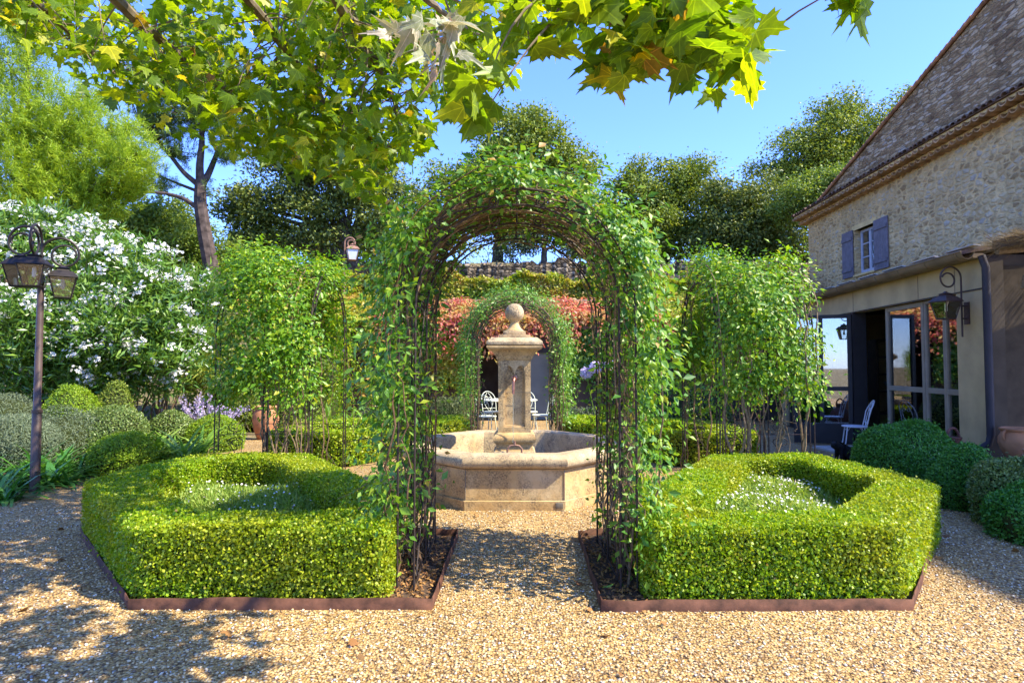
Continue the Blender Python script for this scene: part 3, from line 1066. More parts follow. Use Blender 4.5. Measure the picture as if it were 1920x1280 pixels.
def climb(key, label, name, parts, n_stem, stem_span, mat, mat_stem, leaf, seed, stem_r=(.006, .014), leafs=5, spread=.085, grp=None, crown_stems=0, lump=.04):
    """parts: list of (s0, s1, sprigs, off0, off1, y0, y1); leaves come in sprigs of some leaflets"""
    global RNG
    keep = RNG
    RNG = np.random.default_rng(seed)
    A = np.array(ARCHES[key])
    t = thing(name, label, 'climbing plant', tuple(A[:3, 3]), 0, grp)
    base = A[:3, 3]

    def W(P):
        return P @ A[:3, :3].T + A[:3, 3]

    def WD(D):
        return D @ A[:3, :3].T
    # stems
    m = MB()
    for i in range(n_stem):
        s0, s1 = stem_span
        ln = RNG.uniform(.45, 1.0)
        k = 26
        fwd = RNG.random() < .5 if s0 == 0 and s1 >= S_END * .9 else s0 == 0
        a, b = (0.0, s0 + (s1 - s0) * ln) if fwd else (S_END, S_END - (s1 - s0) * ln)
        ss = np.linspace(a, b, k)
        y = RNG.uniform(-.02, ARCH_D + .02) + np.cumsum(RNG.normal(size=k)) * .035
        y = np.clip(y, -.10, ARCH_D + .10)
        off = np.cumsum(RNG.normal(size=k)) * .028
        off = np.clip(off - off[0] + RNG.uniform(-.10, .08), -.13, .18)
        if RNG.random() < .5:
            off[0] += RNG.uniform(-.05, .22)
        P, _ = shell(ss, y, off)
        P = W(P)
        rr = np.linspace(RNG.uniform(*stem_r), .003, k)
        m.tube(P - base, rr, 5)
    # shoots trained over the crown
    for i in range(crown_stems):
        mid = (stem_span[0] + stem_span[1]) / 2
        a, b = RNG.uniform(1.5, 2.6), S_END - RNG.uniform(1.5, 2.6)
        k = 24
        ss = np.linspace(a, b, k)
        y = np.clip(RNG.uniform(-.02, ARCH_D) + np.cumsum(RNG.normal(size=k)) * .025, -.06, ARCH_D + .06)
        off = np.clip(RNG.uniform(-.03, .08) + np.cumsum(RNG.normal(size=k)) * .014, -.06, .14)
        P, _ = shell(ss, y, off)
        m.tube(W(P) - base, np.linspace(RNG.uniform(.005, .010), .004, k), 5)
    # side shoots
    for i in range(n_stem * 3):
        s = RNG.uniform(*stem_span)
        y = RNG.uniform(0, ARCH_D)
        P, Nn = shell(np.array([s]), np.array([y]), np.array([0.02]))
        d = unit(Nn[0] * .6 + RNG.normal(size=3) * .6)
        L = RNG.uniform(.15, .5)
        tt = np.linspace(0, 1, 7)[:, None]
        path = P[0] + d * L * tt + np.array([0, 0, -.12 * L]) * tt ** 2 * 3 + RNG.normal(size=(7, 3)) * .012
        m.tube(W(path) - base, np.linspace(.0045, .0018, 7), 4)
    m.build('stem', mat_stem, t, smooth=True)
    PP, NN, TT, SS = [], [], [], []
    for s0, s1, cnt, o0, o1, y0, y1 in parts:
        ss = RNG.uniform(s0, s1, cnt)
        y = RNG.uniform(y0, y1, cnt)
        # clumpiness: thin out by a wavy field
        f = np.sin(ss * 5.3 + seed) * np.sin(y * 4.7 + ss * 2.1) + .6 * np.sin(ss * 11 + y * 7)
        ok = RNG.random(cnt) < np.clip((.60 if lump < .1 else .46) + (.50 if lump < .1 else .62) * f, .05, 1)
        ss, y = ss[ok], y[ok]
        off = o0 + (o1 - o0) * RNG.beta(1.5, 2.2, len(ss))
        off = off * (1 - .45 * np.abs(2 * np.clip(y, 0, ARCH_D) / ARCH_D - 1) ** 3) + lump * np.sin(ss * 2.6 + seed * 1.7) * np.sin(y * 4.3 + seed + ss)
        P, Nn = shell(ss, y, off)
        n = len(ss)
        # outward also towards the open ends
        end = np.where(y < .15, -1.0, np.where(y > ARCH_D - .15, 1.0, 0))
        Nn = unit(Nn + np.stack([np.zeros(n), end * .8, np.zeros(n)], 1) + np.array([0, 0, .25]) + .5 * RNG.normal(size=(n, 3)))
        for j in range(leafs):
            keepj = RNG.random(n) < .85
            d = RNG.normal(size=(n, 3)) * spread + Nn * (j / leafs) * spread * .8
            PP.append((P + d)[keepj])
            NN.append(unit(Nn + .5 * RNG.normal(size=(n, 3)) + np.array([0, 0, .35]))[keepj])
            TT.append(unit(d / spread + Nn * .6 + np.array([0, 0, -.75]) + .4 * RNG.normal(size=(n, 3)))[keepj])
            SS.append((leaf * RNG.uniform(.45, 1.0, n) ** 1.0 * np.where(RNG.random(n) < .25, 1.45, 1.0))[keepj])
    P, Nn, T, S = map(np.concatenate, (PP, NN, TT, SS))
    leaf_obj('foliage', W(P), WD(Nn), WD(T), S, T_OVAL if leaf > .069 else T_FOLD, mat, t, curl=.12, base=base)
    RNG = keep
    return t


H2 = SPRING + PI * AW_OUT / 2       # crown top
D = ARCH_D
climb('near', 'climber with glossy leaflets and thin stems on the near arch leg beside the shaded hedge', 'climbing_plant',
      [(.35, 1.3, 760, -.07, .26, -.2, D + .06), (1.2, 2.4, 1650, -.07, .30, -.24, D + .08), (2.2, 3.0, 560, .05, .22, -.14, D + .06), (2.9, H2, 170, .10, .18, .0, D), (.0, .5, 40, -.05, .15, 0, D)],
      18, (0, H2 + .5), M['vine'], M['stem_red'], .066, 5, stem_r=(.005, .011), grp='climbers on the near arch', crown_stems=16)
climb('near', 'thick leafy climber with tangled tan stems on the near arch leg beside the sunlit hedge', 'climbing_plant',
      [(S_END - 1.3, S_END - .25, 860, -.06, .28, -.2, D + .08), (S_END - 2.4, S_END - 1.2, 1650, -.05, .31, -.18, D + .1), (S_END - 3.2, S_END - 2.2, 1250, .05, .27, -.16, D + .1), (H2 - .15, S_END - 3.1, 520, .12, .27, -.02, D + .08),
       (S_END - .4, S_END, 40, -.05, .2, 0, D)],
      34, (0.001, H2 + .5), M['vine'], M['stem'], .066, 6, stem_r=(.005, .012), grp='climbers on the near arch', crown_stems=22)
climb('side_a', 'bushy bright green climber covering the side arch in front of the oleander', 'climbing_plant',
      [(1.0, SPRING, 520, -.18, .20, -.02, D + .0), (SPRING - .75, S_END - SPRING + .7, 9800, -.06, .32, -.02, D + .05), (S_END - SPRING, S_END - .8, 900, -.2, .24, -.02, D + .02)],
      20, (0, S_END), M['vine_light'], M['stem'], .066, 8, stem_r=(.005, .013), grp='climbers on the side arches', lump=.16)
climb('side_b', 'lime green climber with bare yellowish stems on the side arch by the house', 'climbing_plant',
      [(1.0, SPRING, 380, -.2, .20, -.02, D + .0), (SPRING - .7, S_END - SPRING + .7, 9200, -.06, .32, -.02, D + .03), (S_END - SPRING, S_END - .8, 560, -.2, .22, -.02, D + .0)],
      22, (0, S_END), M['vine_light'], M['stem'], .066, 9, stem_r=(.007, .018), grp='climbers on the side arches', lump=.16)
climb('far', 'dense small leaved climber smothering the arch behind the fountain', 'climbing_plant',
      [(.9, SPRING, 800, -.05, .28, -.18, D + .1), (SPRING - .2, S_END - SPRING + .2, 3000, .0, .28, -.2, D + .1), (S_END - SPRING, S_END - .5, 1000, -.05, .32, -.18, D + .1), (.2, .9, 160, -.05, .2, 0, D)],
      18, (0, S_END), M['vine_far'], M['stem'], .062, 10, spread=.075)
# ------------------------------------------------------------------ stone fountain
FY = 7.66
fo = thing('stone_fountain', 'octagonal limestone fountain with a square pillar, ball finial and copper spout', 'fountain', (0.03, FY, 0))
AP = 1.26


def octo(ap):
    return [(ap / math.cos(PI / 8) * math.cos(PI / 8 + i * PI / 4), ap / math.cos(PI / 8) * math.sin(PI / 8 + i * PI / 4)) for i in range(8)]


def oct_lathe(prof, mat, name, bevel=0):
    m = MB()
    V, F = [], []
    k = len(prof)
    for a, z in prof:
        V += [(x, y, z) for x, y in octo(a)]
    for i in range(k - 1):
        for j in range(8):
            F.append((i * 8 + j, i * 8 + (j + 1) % 8, (i + 1) * 8 + (j + 1) % 8, (i + 1) * 8 + j))
    m.add(V, F)
    return m.build(name, mat, fo, smooth=True, bevel=bevel, angle=32)


oct_lathe([(AP, -.02), (AP, .098), (AP - .012, .104)], M['stone'], 'plinth_course')
oct_lathe([(AP - .022, .100), (AP - .022, .43)], M['stone'], 'basin_wall')
rim = [(AP - .025, .415), (AP + .012, .428)]
for a in np.linspace(-80, 75, 10):
    rim.append((AP - .018 + .07 * math.cos(R(a)), .500 + .072 * math.sin(R(a))))
rim += [(AP - .06, .575), (AP - .18, .572), (AP - .215, .560), (AP - .225, .54), (AP - .225, .05), (0.05, .04)]
oct_lathe(rim, M['stone_top'], 'rim')
m = MB()
m.prism(octo(AP - .226), .16, .20)
m.build('water', M['water'], fo, smooth=False)
m = MB()
m.box((.46, -AP - .003, .055), (.078, .012, .058))
m.build('plaque', M['plaque'], fo, bevel=.002)
# joints between the stones of the rim and the plinth
for ang in range(8):
    a = PI / 8 + ang * PI / 4
    m = MB()
    ca, sa = math.cos(a), math.sin(a)
    q = AP / math.cos(PI / 8)
    m.tube([[ca * (q - .02), sa * (q - .02), .10], [ca * (q - .02), sa * (q - .02), .42]], .004, 5)
    m.build('joint', M['plaque'], fo)

# pillar
HW = .197
m = MB()
m.box((0, 0, .255), (.51, .51, .43))
m.build('pillar_base', M['stone_top'], fo, bevel=.02)
m = MB()
m.lathe([(.235, .468), (.225, .50), (.215, .53), (.222, .555), (.245, .57), (.256, .59), (.258, .615), (.252, .64), (.232, .668), (.20, .690)], sq=True)
m.build('pillar_base_moulding', M['stone'], fo, angle=25)
# shaft with a sunk panel whose head is a double ogee
z0, z1 = .68, 1.60
bm = bmesh.new()
outer = [(-HW, z0), (HW, z0), (HW, z1), (-HW, z1)]
pw = .132
zb, zt = .755, 1.50
head = [(pw, zt - .09)]
for s in (1,):
    pass
arc = []
for a in np.linspace(0, 1, 9):
    arc.append((pw - pw * a, zt - .09 + .10 * math.sin(a * PI) ** .7 * (1 if a < .5 else 1) - .02 * a))
inner = [(-pw, zb), (pw, zb)] + arc + [(-x, z) for x, z in arc[-2::-1]]


def ring(pts, y):
    return [bm.verts.new((x, y, z)) for x, z in pts]


def loop_edges(v):
    return [bm.edges.new((v[i], v[(i + 1) % len(v)])) for i in range(len(v))]


vo, vi = ring(outer, -HW), ring(inner, -HW)
bmesh.ops.triangle_fill(bm, use_beauty=True, edges=loop_edges(vo) + loop_edges(vi))
inner2 = [(x * .86, zb + .02 + (z - zb) * .955) for x, z in inner]
vi2 = ring(inner, -HW + .014)
vi3 = ring(inner2, -HW + .016)
vi4 = ring(inner2, -HW + .045)
for a, b in ((vi, vi2), (vi2, vi3), (vi3, vi4)):
    for i in range(len(a)):
        j = (i + 1) % len(a)
        try:
            bm.faces.new((a[i], a[j], b[j], b[i]))
        except ValueError:
            pass
bm.faces.new(vi4)
vb = ring(outer, HW)
for i in range(4):
    j = (i + 1) % 4
    bm.faces.new((vo[i], vo[j], vb[j], vb[i]))
bm.faces.new(vb)
bmesh.ops.recalc_face_normals(bm, faces=bm.faces[:])
me = bpy.data.meshes.new('pillar_shaft')
bm.to_mesh(me)
bm.free()
add_obj('pillar_shaft', me, M['stone'], fo)
m = MB()
m.box((0, -HW - .0005, 1.175), (HW * 2 + .002, .004, .004))
m.build('joint', M['plaque'], fo, smooth=False)
# cornice
m = MB()
m.lathe([(.20, 1.565), (.212, 1.575), (.222, 1.60), (.245, 1.64), (.285, 1.68), (.325, 1.70), (.335, 1.715), (.335, 1.735), (.318, 1.742)], sq=True)
m.build('cornice', M['stone'], fo, angle=25)
m = MB()
m.lathe([(.318, 1.743), (.337, 1.75), (.337, 1.785), (.325, 1.80), (.275, 1.838), (.2, 1.843)], sq=True)
m.build('capstone', M['stone_top'], fo, angle=25, bevel=.004)
m = MB()
m.lathe([(.195, 1.84), (.195, 1.872)], sq=True)
m.lathe([(.137, 1.87), (.137, 1.925)], sq=True)
m.build('finial_plinth', M['stone_top'], fo, bevel=.005)
m = MB()
pr = [(.118, 1.924), (.116, 1.935), (.09, 1.955), (.068, 1.985), (.055, 2.02), (.05, 2.035), (.06, 2.04), (.06, 2.052), (.05, 2.056)]
m.lathe(pr, 24)
m.build('finial_neck', M['stone'], fo)
m = MB()
m.lathe([(max(.002, .119 * math.cos(a)), 2.155 + .119 * math.sin(a)) for a in np.linspace(-PI / 2 + .35, PI / 2, 22)], 36)
m.build('ball_finial', M['stone_top'], fo, angle=80)
# spout, boss, jet
m = MB()
m.lathe([(.04, 0), (.036, .01), (.018, .016)], 18)
b = m.build('spout_boss', M['copper'], fo)
b.rotation_euler = (R(90), 0, 0)
b.location = (0, -HW + .047, 1.345)
m = MB()
m.tube([[0, -HW + .04, 1.345], [0, -HW - .03, 1.35], [-.006, -HW - .065, 1.335], [-.012, -HW - .08, 1.30], [-.016, -HW - .085, 1.16]], .017, 10)
m.build('spout', M['copper'], fo)
m = MB()
zz = np.linspace(1.17, .58, 40)
m.tube(np.c_[-.016 + .003 * np.sin(zz * 40), np.full(40, -HW - .087), zz], .0035 + .0035 * np.abs(np.sin(zz * 55)) * np.linspace(.5, 1, 40), 8)
m.build('water_jet', M['water'], fo)
m = MB()
y = -HW - .42
m.tube([[-.085, y, .2], [-.082, y, .55], [-.05, y, .585], [0, y, .592], [.05, y, .585], [.082, y, .55], [.085, y, .2]], .012, 8)
m.tube([[0, y, .59], [0, y, .64]], [.012, .014], 8)
m.build('bucket_rest', M['rust_light'], fo)
# ------------------------------------------------------------------ stone house
HC = (10.47, 21.5)                        # far corner; local +X runs along the facade towards the camera, local +Y is outwards
hrz = math.atan2(-1, -.035)
house = thing('stone_house', 'stone farmhouse with a tiled eaves cornice, gable and blue grey shutters', 'house', (HC[0], HC[1], 0), hrz)
# local +Y = (-sin, cos) of hrz -> world (+.999, -.035): inwards; so outwards is local -Y
HLEN = 14.0
EV = 6.50
WX0, WX1, WZ0, WZ1 = 3.08, 4.17, 4.21, 5.57


def wall_with_hole(m, x0, x1, z0, z1, hx0, hx1, hz0, hz1, y, depth):
    m.span((x0, y, z0), (hx0, y + depth, z1))
    m.span((hx1, y, z0), (x1, y + depth, z1))
    m.span((hx0, y, z0), (hx1, y + depth, hz0))
    m.span((hx0, y, hz1), (hx1, y + depth, z1))


m = MB()
wall_with_hole(m, 0, HLEN, 0, EV + .3, WX0, WX1, WZ0, WZ1, 0, .5)
m.span((0, .5, 0), (.5, 9, EV + .3))
m.build('wall', M['rubble'], house, smooth=False)
m = MB()
pk = 11.2
sl = .284
gx0 = -.2
pts = [(gx0, EV + .33), (pk, EV + .33 + sl * (pk - gx0)), (HLEN, EV + .33)]
V = [(x, .1, z) for x, z in pts] + [(x, .55, z) for x, z in pts]
m.add(V, [(0, 1, 2), (5, 4, 3), (0, 3, 4, 1), (1, 4, 5, 2), (2, 5, 3, 0)])
m.build('gable', M['rubble_top'], house, smooth=False)
# génoise: two courses of half round tiles bedded in mortar, then the edge of the roof tiles
for k, (z, out) in enumerate(((EV + .0, .20), (EV + .155, .38))):
    m = MB()
    m.span((-.25 - .05 * k, -out + .02, z + .075), (HLEN, .0, z + .135))
    m.build('cornice_mortar', M['mortar'], house, smooth=False)
    m = MB()
    L = .25
    nseg = 8
    for i in range(int(HLEN / L)):
        x = -.25 - .05 * k + (i + .5) * L
        V, Fq = [], []
        a = np.linspace(0, PI, nseg)
        for yy in (-out - .05 + RNG.uniform(-.012, .012), .0):
            for rr in (.122, .098):
                V += [(x + math.cos(t) * rr, yy, z + .085 - math.sin(t) * rr * .95) for t in a]
        n = nseg
        for j in range(n - 1):
            Fq.append((j, j + 1, 2 * n + j + 1, 2 * n + j))
            Fq.append((n + j + 1, n + j, 3 * n + j, 3 * n + j + 1))
            Fq.append((j + 1, j, n + j, n + j + 1))
        m.add(V, Fq)
        # mortar plug recessed inside the tile
        m.add([(x + math.cos(t) * .074, -out + .07, z + .07 - math.sin(t) * .06) for t in a], [tuple(range(n))])
    m.build('cornice_tile', M['cornice_tile'], house, smooth=True)
m = MB()
for i in range(int(HLEN / .19)):
    x = -.3 + (i + .5) * .19
    a = np.linspace(0, PI, 7)
    y0 = -.46 + RNG.uniform(-.03, .03)
    V, Fq = [], []
    for yy, zz in ((y0, EV + .30), (.12, EV + .42)):
        for rr in (.1, .08):
            V += [(x + math.cos(t) * rr, yy, zz + math.sin(t) * rr * .75) for t in a]
    n = 7
    for j in range(n - 1):
        Fq += [(j, j + 1, 2 * n + j + 1, 2 * n + j), (n + j + 1, n + j, 3 * n + j, 3 * n + j + 1), (j + 1, j, n + j, n + j + 1)]
    m.add(V, Fq)
m.span((-.3, -.42, EV + .296), (HLEN, .1, EV + .312))
m.build('eaves_tile', M['tile_old'], house, smooth=True)
m = MB()
nt_ = 60
for i in range(nt_):
    x = gx0 - .25 + (pk - gx0 + .3) * i / nt_
    z = EV + .36 + sl * (x - gx0)
    x2 = x + (pk - gx0) / nt_ * 1.15
    z2 = z + sl * (x2 - x) + .012
    m.tube([[x, .05 + RNG.uniform(-.012, .012), z], [x2, .05, z2 + .01]], [.045, .052], 8)
m.build('verge_tile', M['tile'], house)
m = MB()
V = [(gx0 - .2, .1, EV + .40), (pk, .1, EV + .40 + sl * (pk - gx0 + .2)), (pk, 9, EV + .40 + sl * (pk - gx0 + .2)), (gx0 - .2, 9, EV + .40)]
m.add(V + [(x, y, z - .06) for x, y, z in V], [(0, 1, 2, 3), (7, 6, 5, 4), (0, 4, 5, 1), (1, 5, 6, 2), (2, 6, 7, 3), (3, 7, 4, 0)])
m.build('roof', M['tile_old'], house, smooth=False)
# window with its shutters
m = MB()
fx0, fx1 = WX0 + .02, WX1 - .02
fy = .17
for a, b in (((fx0, fy, WZ0 + .06), (fx0 + .07, fy + .06, WZ1 - .02)), ((fx1 - .07, fy, WZ0 + .06), (fx1, fy + .06, WZ1 - .02)), ((fx0 + .07, fy, WZ0 + .06), (fx1 - .07, fy + .06, WZ0 + .14)),
             ((fx0 + .07, fy, WZ1 - .09), (fx1 - .07, fy + .06, WZ1 - .02)), (((fx0 + fx1) / 2 - .05, fy - .006, WZ0 + .14), ((fx0 + fx1) / 2 + .05, fy + .066, WZ1 - .09))):
    m.span(a, b)
for z in (WZ0 + .52, WZ0 + .92):
    m.span((fx0 + .07, fy + .012, z - .015), ((fx0 + fx1) / 2 - .05, fy + .048, z + .015))
    m.span(((fx0 + fx1) / 2 + .05, fy + .012, z - .015), (fx1 - .07, fy + .048, z + .015))
wi = m.build('window', M['win_frame'], house, smooth=False)
m = MB()
m.span((fx0 + .07, fy + .026, WZ0 + .14), (fx1 - .07, fy + .032, WZ1 - .09))
m.build('pane', M['glass'], wi, smooth=False)
m = MB()
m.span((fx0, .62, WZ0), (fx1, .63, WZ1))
m.build('dark_room_sheet', M['dark_room'], wi, smooth=False)  # dark sheet behind the pane, the unlit room's shade put into its colour
m = MB()
m.span((WX0 - .03, -.05, WZ0 - .05), (WX1 + .03, .17, WZ0 + .005))
m.build('sill', M['mortar'], wi, smooth=False)
m = MB()
m.span((WX0 - .12, -.012, WZ1), (WX1 + .12, .16, WZ1 + .14))
m.build('lintel', M['mortar'], house, smooth=False)
for x0, x1 in ((WX0 - .66, WX0 - .03), (WX1 + .03, WX1 + .72)):
    m = MB()
    n = 6
    for i in range(n):
        wv = (x1 - x0) / n
        m.span((x0 + i * wv + .003, -.055, WZ0 - .03), (x0 + (i + 1) * wv - .003, -.022, WZ1 + .03))
    for z in (WZ0 + .2, WZ1 - .22):
        m.span((x0 + .02, -.085, z - .05), (x1 - .02, -.056, z + .05))
    m.build('shutter', M['shutter'], house, smooth=False, bevel=.003)

# ------------------------------------------------------------------ glazed annex under the lean-to roof
AC = (6.14, 7.98)
arz = math.atan2(.996, .0896)
annex = thing('garden_room', 'taupe panelled garden room with glazed doors and a bronze gutter', 'annex', (AC[0], AC[1], 0), arz)
# local +X away from the camera along the facade, local +Y outwards to the garden
AL = 7.6
GZ = 2.90
m = MB()
m.span((0, -.24, 0), (.546, 0, GZ))
m.span((3.61, -.24, 2.5), (AL, 0, GZ))
m.span((.546, -.24, 2.5), (3.61, 0, GZ))
m.span((AL - .3, -.24, 0), (AL, 0, 2.5))
m.span((AL - .22, -4.2, 0), (AL, -.24, GZ + .2))
m.build('wall', M['panel'], annex, smooth=False, bevel=.004)
m = MB()
for x in (.56, 1.46, 3.62, 5.4):
    m.span((x - .004, .0005, 2.52), (x + .004, .003, GZ - .02))
m.span((-.002, .0005, 2.496), (AL, .012, 2.514))
m.build('joint', M['dark_frame'], annex, smooth=False)
m = MB()
m.span((-.012, -.26, 0), (0.0, -.0, GZ))
m.build('corner_trim', M['grey_wall'], annex, smooth=False)


def glazed(name, x0, x1, z0, z1, rails, mat, parent, y=-.10, fw=.05, local=True, base_panel=None):
    m = MB()
    m.span((x0, y - .03, z0), (x0 + fw, y + .03, z1))
    m.span((x1 - fw, y - .03, z0), (x1, y + .03, z1))
    m.span((x0 + fw, y - .03, z1 - fw), (x1 - fw, y + .03, z1))
    m.span((x0 + fw, y - .03, z0), (x1 - fw, y + .03, z0 + (base_panel or .1)))
    for z in rails:
        m.span((x0 + fw, y - .028, z - .04), (x1 - fw, y + .028, z + .04))
    f = m.build(name, mat, parent, smooth=False, bevel=.004)
    m = MB()
    m.span((x0 + fw, y - .004, z0 + .1), (x1 - fw, y + .004, z1 - fw))
    m.build('pane', M['glass'], f, smooth=False)
    return f


glazed('window', .56, .94, .02, 2.485, [1.12], M['taupe_frame'], annex, fw=.035)
glazed('window', .945, 1.455, .02, 2.485, [1.12], M['taupe_frame'], annex, fw=.045)
glazed('door', 1.47, 2.60, .02, 2.485, [1.12], M['taupe_frame'], annex, fw=.07)
# leaf standing open, square to the facade
lf = glazed('door', 0, 1.02, .02, 2.47, [1.06], M['dark_frame'], annex, y=0, fw=.07, base_panel=.38)
lf.location = (3.66, .03, 0)
lf.rotation_euler = (0, 0, R(180) - arz - R(18))
m = MB()
m.span((.49, -.022, .38), (.56, .022, 2.40))
m.build('mullion', M['dark_frame'], lf, smooth=False)
m = MB()
m.span((3.605, -.22, 0), (3.70, .02, 2.494))
m.build('door_jamb', M['dark_frame'], annex, smooth=False)
glazed('window', 3.72, 4.9, .02, 2.485, [1.12], M['dark_frame'], annex)
glazed('window', 4.92, 6.1, .02, 2.485, [1.12], M['dark_frame'], annex)
glazed('window', 6.12, 7.28, .02, 2.485, [1.12], M['dark_frame'], annex)
# room inside
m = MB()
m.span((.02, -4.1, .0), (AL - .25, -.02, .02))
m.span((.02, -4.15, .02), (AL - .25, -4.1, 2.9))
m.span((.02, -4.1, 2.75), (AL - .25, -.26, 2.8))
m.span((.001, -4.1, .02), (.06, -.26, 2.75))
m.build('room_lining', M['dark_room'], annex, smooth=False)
# roof and gutter
m = MB()
V = [(-.05, .22, GZ + .06), (AL + .1, .22, GZ + .06), (AL + .1, -4.25, GZ + .80), (-.05, -4.25, GZ + .80)]
m.add(V + [(x, y, z + .05) for x, y, z in V], [(3, 2, 1, 0), (4, 5, 6, 7), (0, 1, 5, 4), (1, 2, 6, 5), (2, 3, 7, 6), (3, 0, 4, 7)])
m.build('roof', M['tile_old'], annex, smooth=False)
m = MB()
for i in range(9):
    x = .15 + i * .85
    m.box((x, .14, GZ + .15), (.60, .09, .012), M=Matrix.Rotation(R(10), 3, 'X'))
m.build('roof_edge_tile', M['slab'], annex, smooth=False)
m = MB()
a = np.linspace(PI, 2 * PI, 9)
V, Fq = [], []
for x in (-.06, AL + .1):
    V += [(x, .20 + math.cos(t) * .085, GZ + .085 + math.sin(t) * .10) for t in a]
    V += [(x, .20 + math.cos(t) * .080, GZ + .085 + math.sin(t) * .095) for t in a]
n = 9
for j in range(n - 1):
    Fq += [(j, j + 1, 2 * n + j + 1, 2 * n + j), (n + j + 1, n + j, 3 * n + j, 3 * n + j + 1)]
Fq += [(j + 1, j, n + j, n + j + 1) for j in range(n - 1)]
m.add(V, Fq)
m.tube([[-.06, .287, GZ + .088], [AL + .1, .287, GZ + .088]], .011, 6)
for i in range(11):
    x = .05 + i * .72
    m.tube(np.array([[x, .20 + math.cos(t) * .09, GZ + .085 + math.sin(t) * .105] for t in a]), .008, 5)
m.build('gutter', M['gutter'], annex)
m = MB()
m.span((-.05, .0, GZ), (AL + .05, .13, GZ + .06))
m.build('fascia', M['gutter'], annex, smooth=False)
m = MB()
m.tube([[-.10, .06, GZ + .02], [-.12, .02, GZ - .15], [-.12, .02, .62], [-.115, .05, .50], [-.02, .36, .27], [.0, .42, .22]], .044, 12)
m.build('downpipe', M['pipe_blue'], annex)

# porch wall facing the camera beside the corner
porch = thing('porch', 'shaded porch wall with an iron barred window under the brushwood canopy', 'porch', (6.16, 7.99, 0))
m = MB()
wall_with_hole(m, .02, 3.4, 0, 2.95, .30, 1.7, .85, 2.18, 0, .22)
m.build('wall', M['grey_wall'], porch, smooth=False)
m = MB()
for a, b in (((.30, .05, .85), (.33, .11, 2.18)), ((.33, .05, 1.28), (1.7, .11, 1.34)), ((.33, .05, .85), (1.7, .11, .89)), ((.33, .05, 2.14), (1.7, .11, 2.18))):
    m.span(a, b)
wi = m.build('window', M['grey_wall'], porch, smooth=False)
m = MB()
m.span((.33, .075, .89), (1.7, .081, 2.14))
m.build('pane', make_glass('porch_glass', .75), wi, smooth=False)
m = MB()
for x in (.385, .50, .66):
    m.tube([[x, .03, .89], [x, .03, 2.14]], .008, 6)
c = s_curve(.5, .06, .05)
for zc, f in ((1.15, 1), (1.65, -1)):
    m.tube(np.c_[.44 + c[:, 1] * .8 * f, np.full(len(c), .03), zc + c[:, 0]], .010, 6)
m.build('window_grille', M['dark_frame'], porch)

step = MB()
step.prism([(5.55, 1.0), (9, 1.0), (9, 8.2), (6.2, 8.2), (6.05, 7.7), (5.75, 7.3)], -.02, .28)
tag(step.build('terrace_step', M['slab'], bevel=.012), kind='structure')

# brushwood canopy
can = thing('brushwood_canopy', 'shaggy brushwood canopy projecting from the garden room corner', 'canopy', (5.95, 4.3, 2.9))
m = MB()
V = [(.06, 3.32, .05), (.06, -5.5, .05), (3.2, -5.5, .35), (3.2, 3.32, .35)]
m.add([(x, y, z) for x, y, z in V] + [(x, y, z + .10) for x, y, z in V], [(0, 1, 2, 3), (7, 6, 5, 4), (0, 4, 5, 1), (1, 5, 6, 2), (2, 6, 7, 3), (3, 7, 4, 0)])
m.build('thatch_layer', M['wood_dark'], can, smooth=False)
n = 16000
yy = RNG.uniform(-1.2, 3.42, n)
xx = RNG.beta(.8, 2.2, n) * 2.6 - .02
up = RNG.random(n)
P = np.c_[xx, yy, .03 + xx * .095 + up * .14]
T = unit(np.c_[-np.ones(n), RNG.normal(size=n) * .35, -.12 + .22 * RNG.normal(size=n)])
e = yy > 3.25
T[e] = unit(np.c_[-.5 * np.ones(e.sum()), .8 + .3 * RNG.normal(size=e.sum()), .2 * RNG.normal(size=e.sum())])
leaf_obj('straw', P, unit(np.array([0, 0, 1.]) + .4 * RNG.normal(size=(n, 3))), T, RNG.uniform(.10, .26, n), T_NEEDLE, M['straw'], can, wid=.7)
m = MB()
t_ = np.linspace(0, PI / 2, 12)
m.tube(np.c_[.42 + .55 * (1 - np.cos(t_)), np.full(12, 3.3), -.45 + .50 * np.sin(t_)], .03, 8)
m.tube([[.1, 3.3, .02], [3.2, 3.3, .3]], .04, 8)
m.build('brace', M['stem'], can)


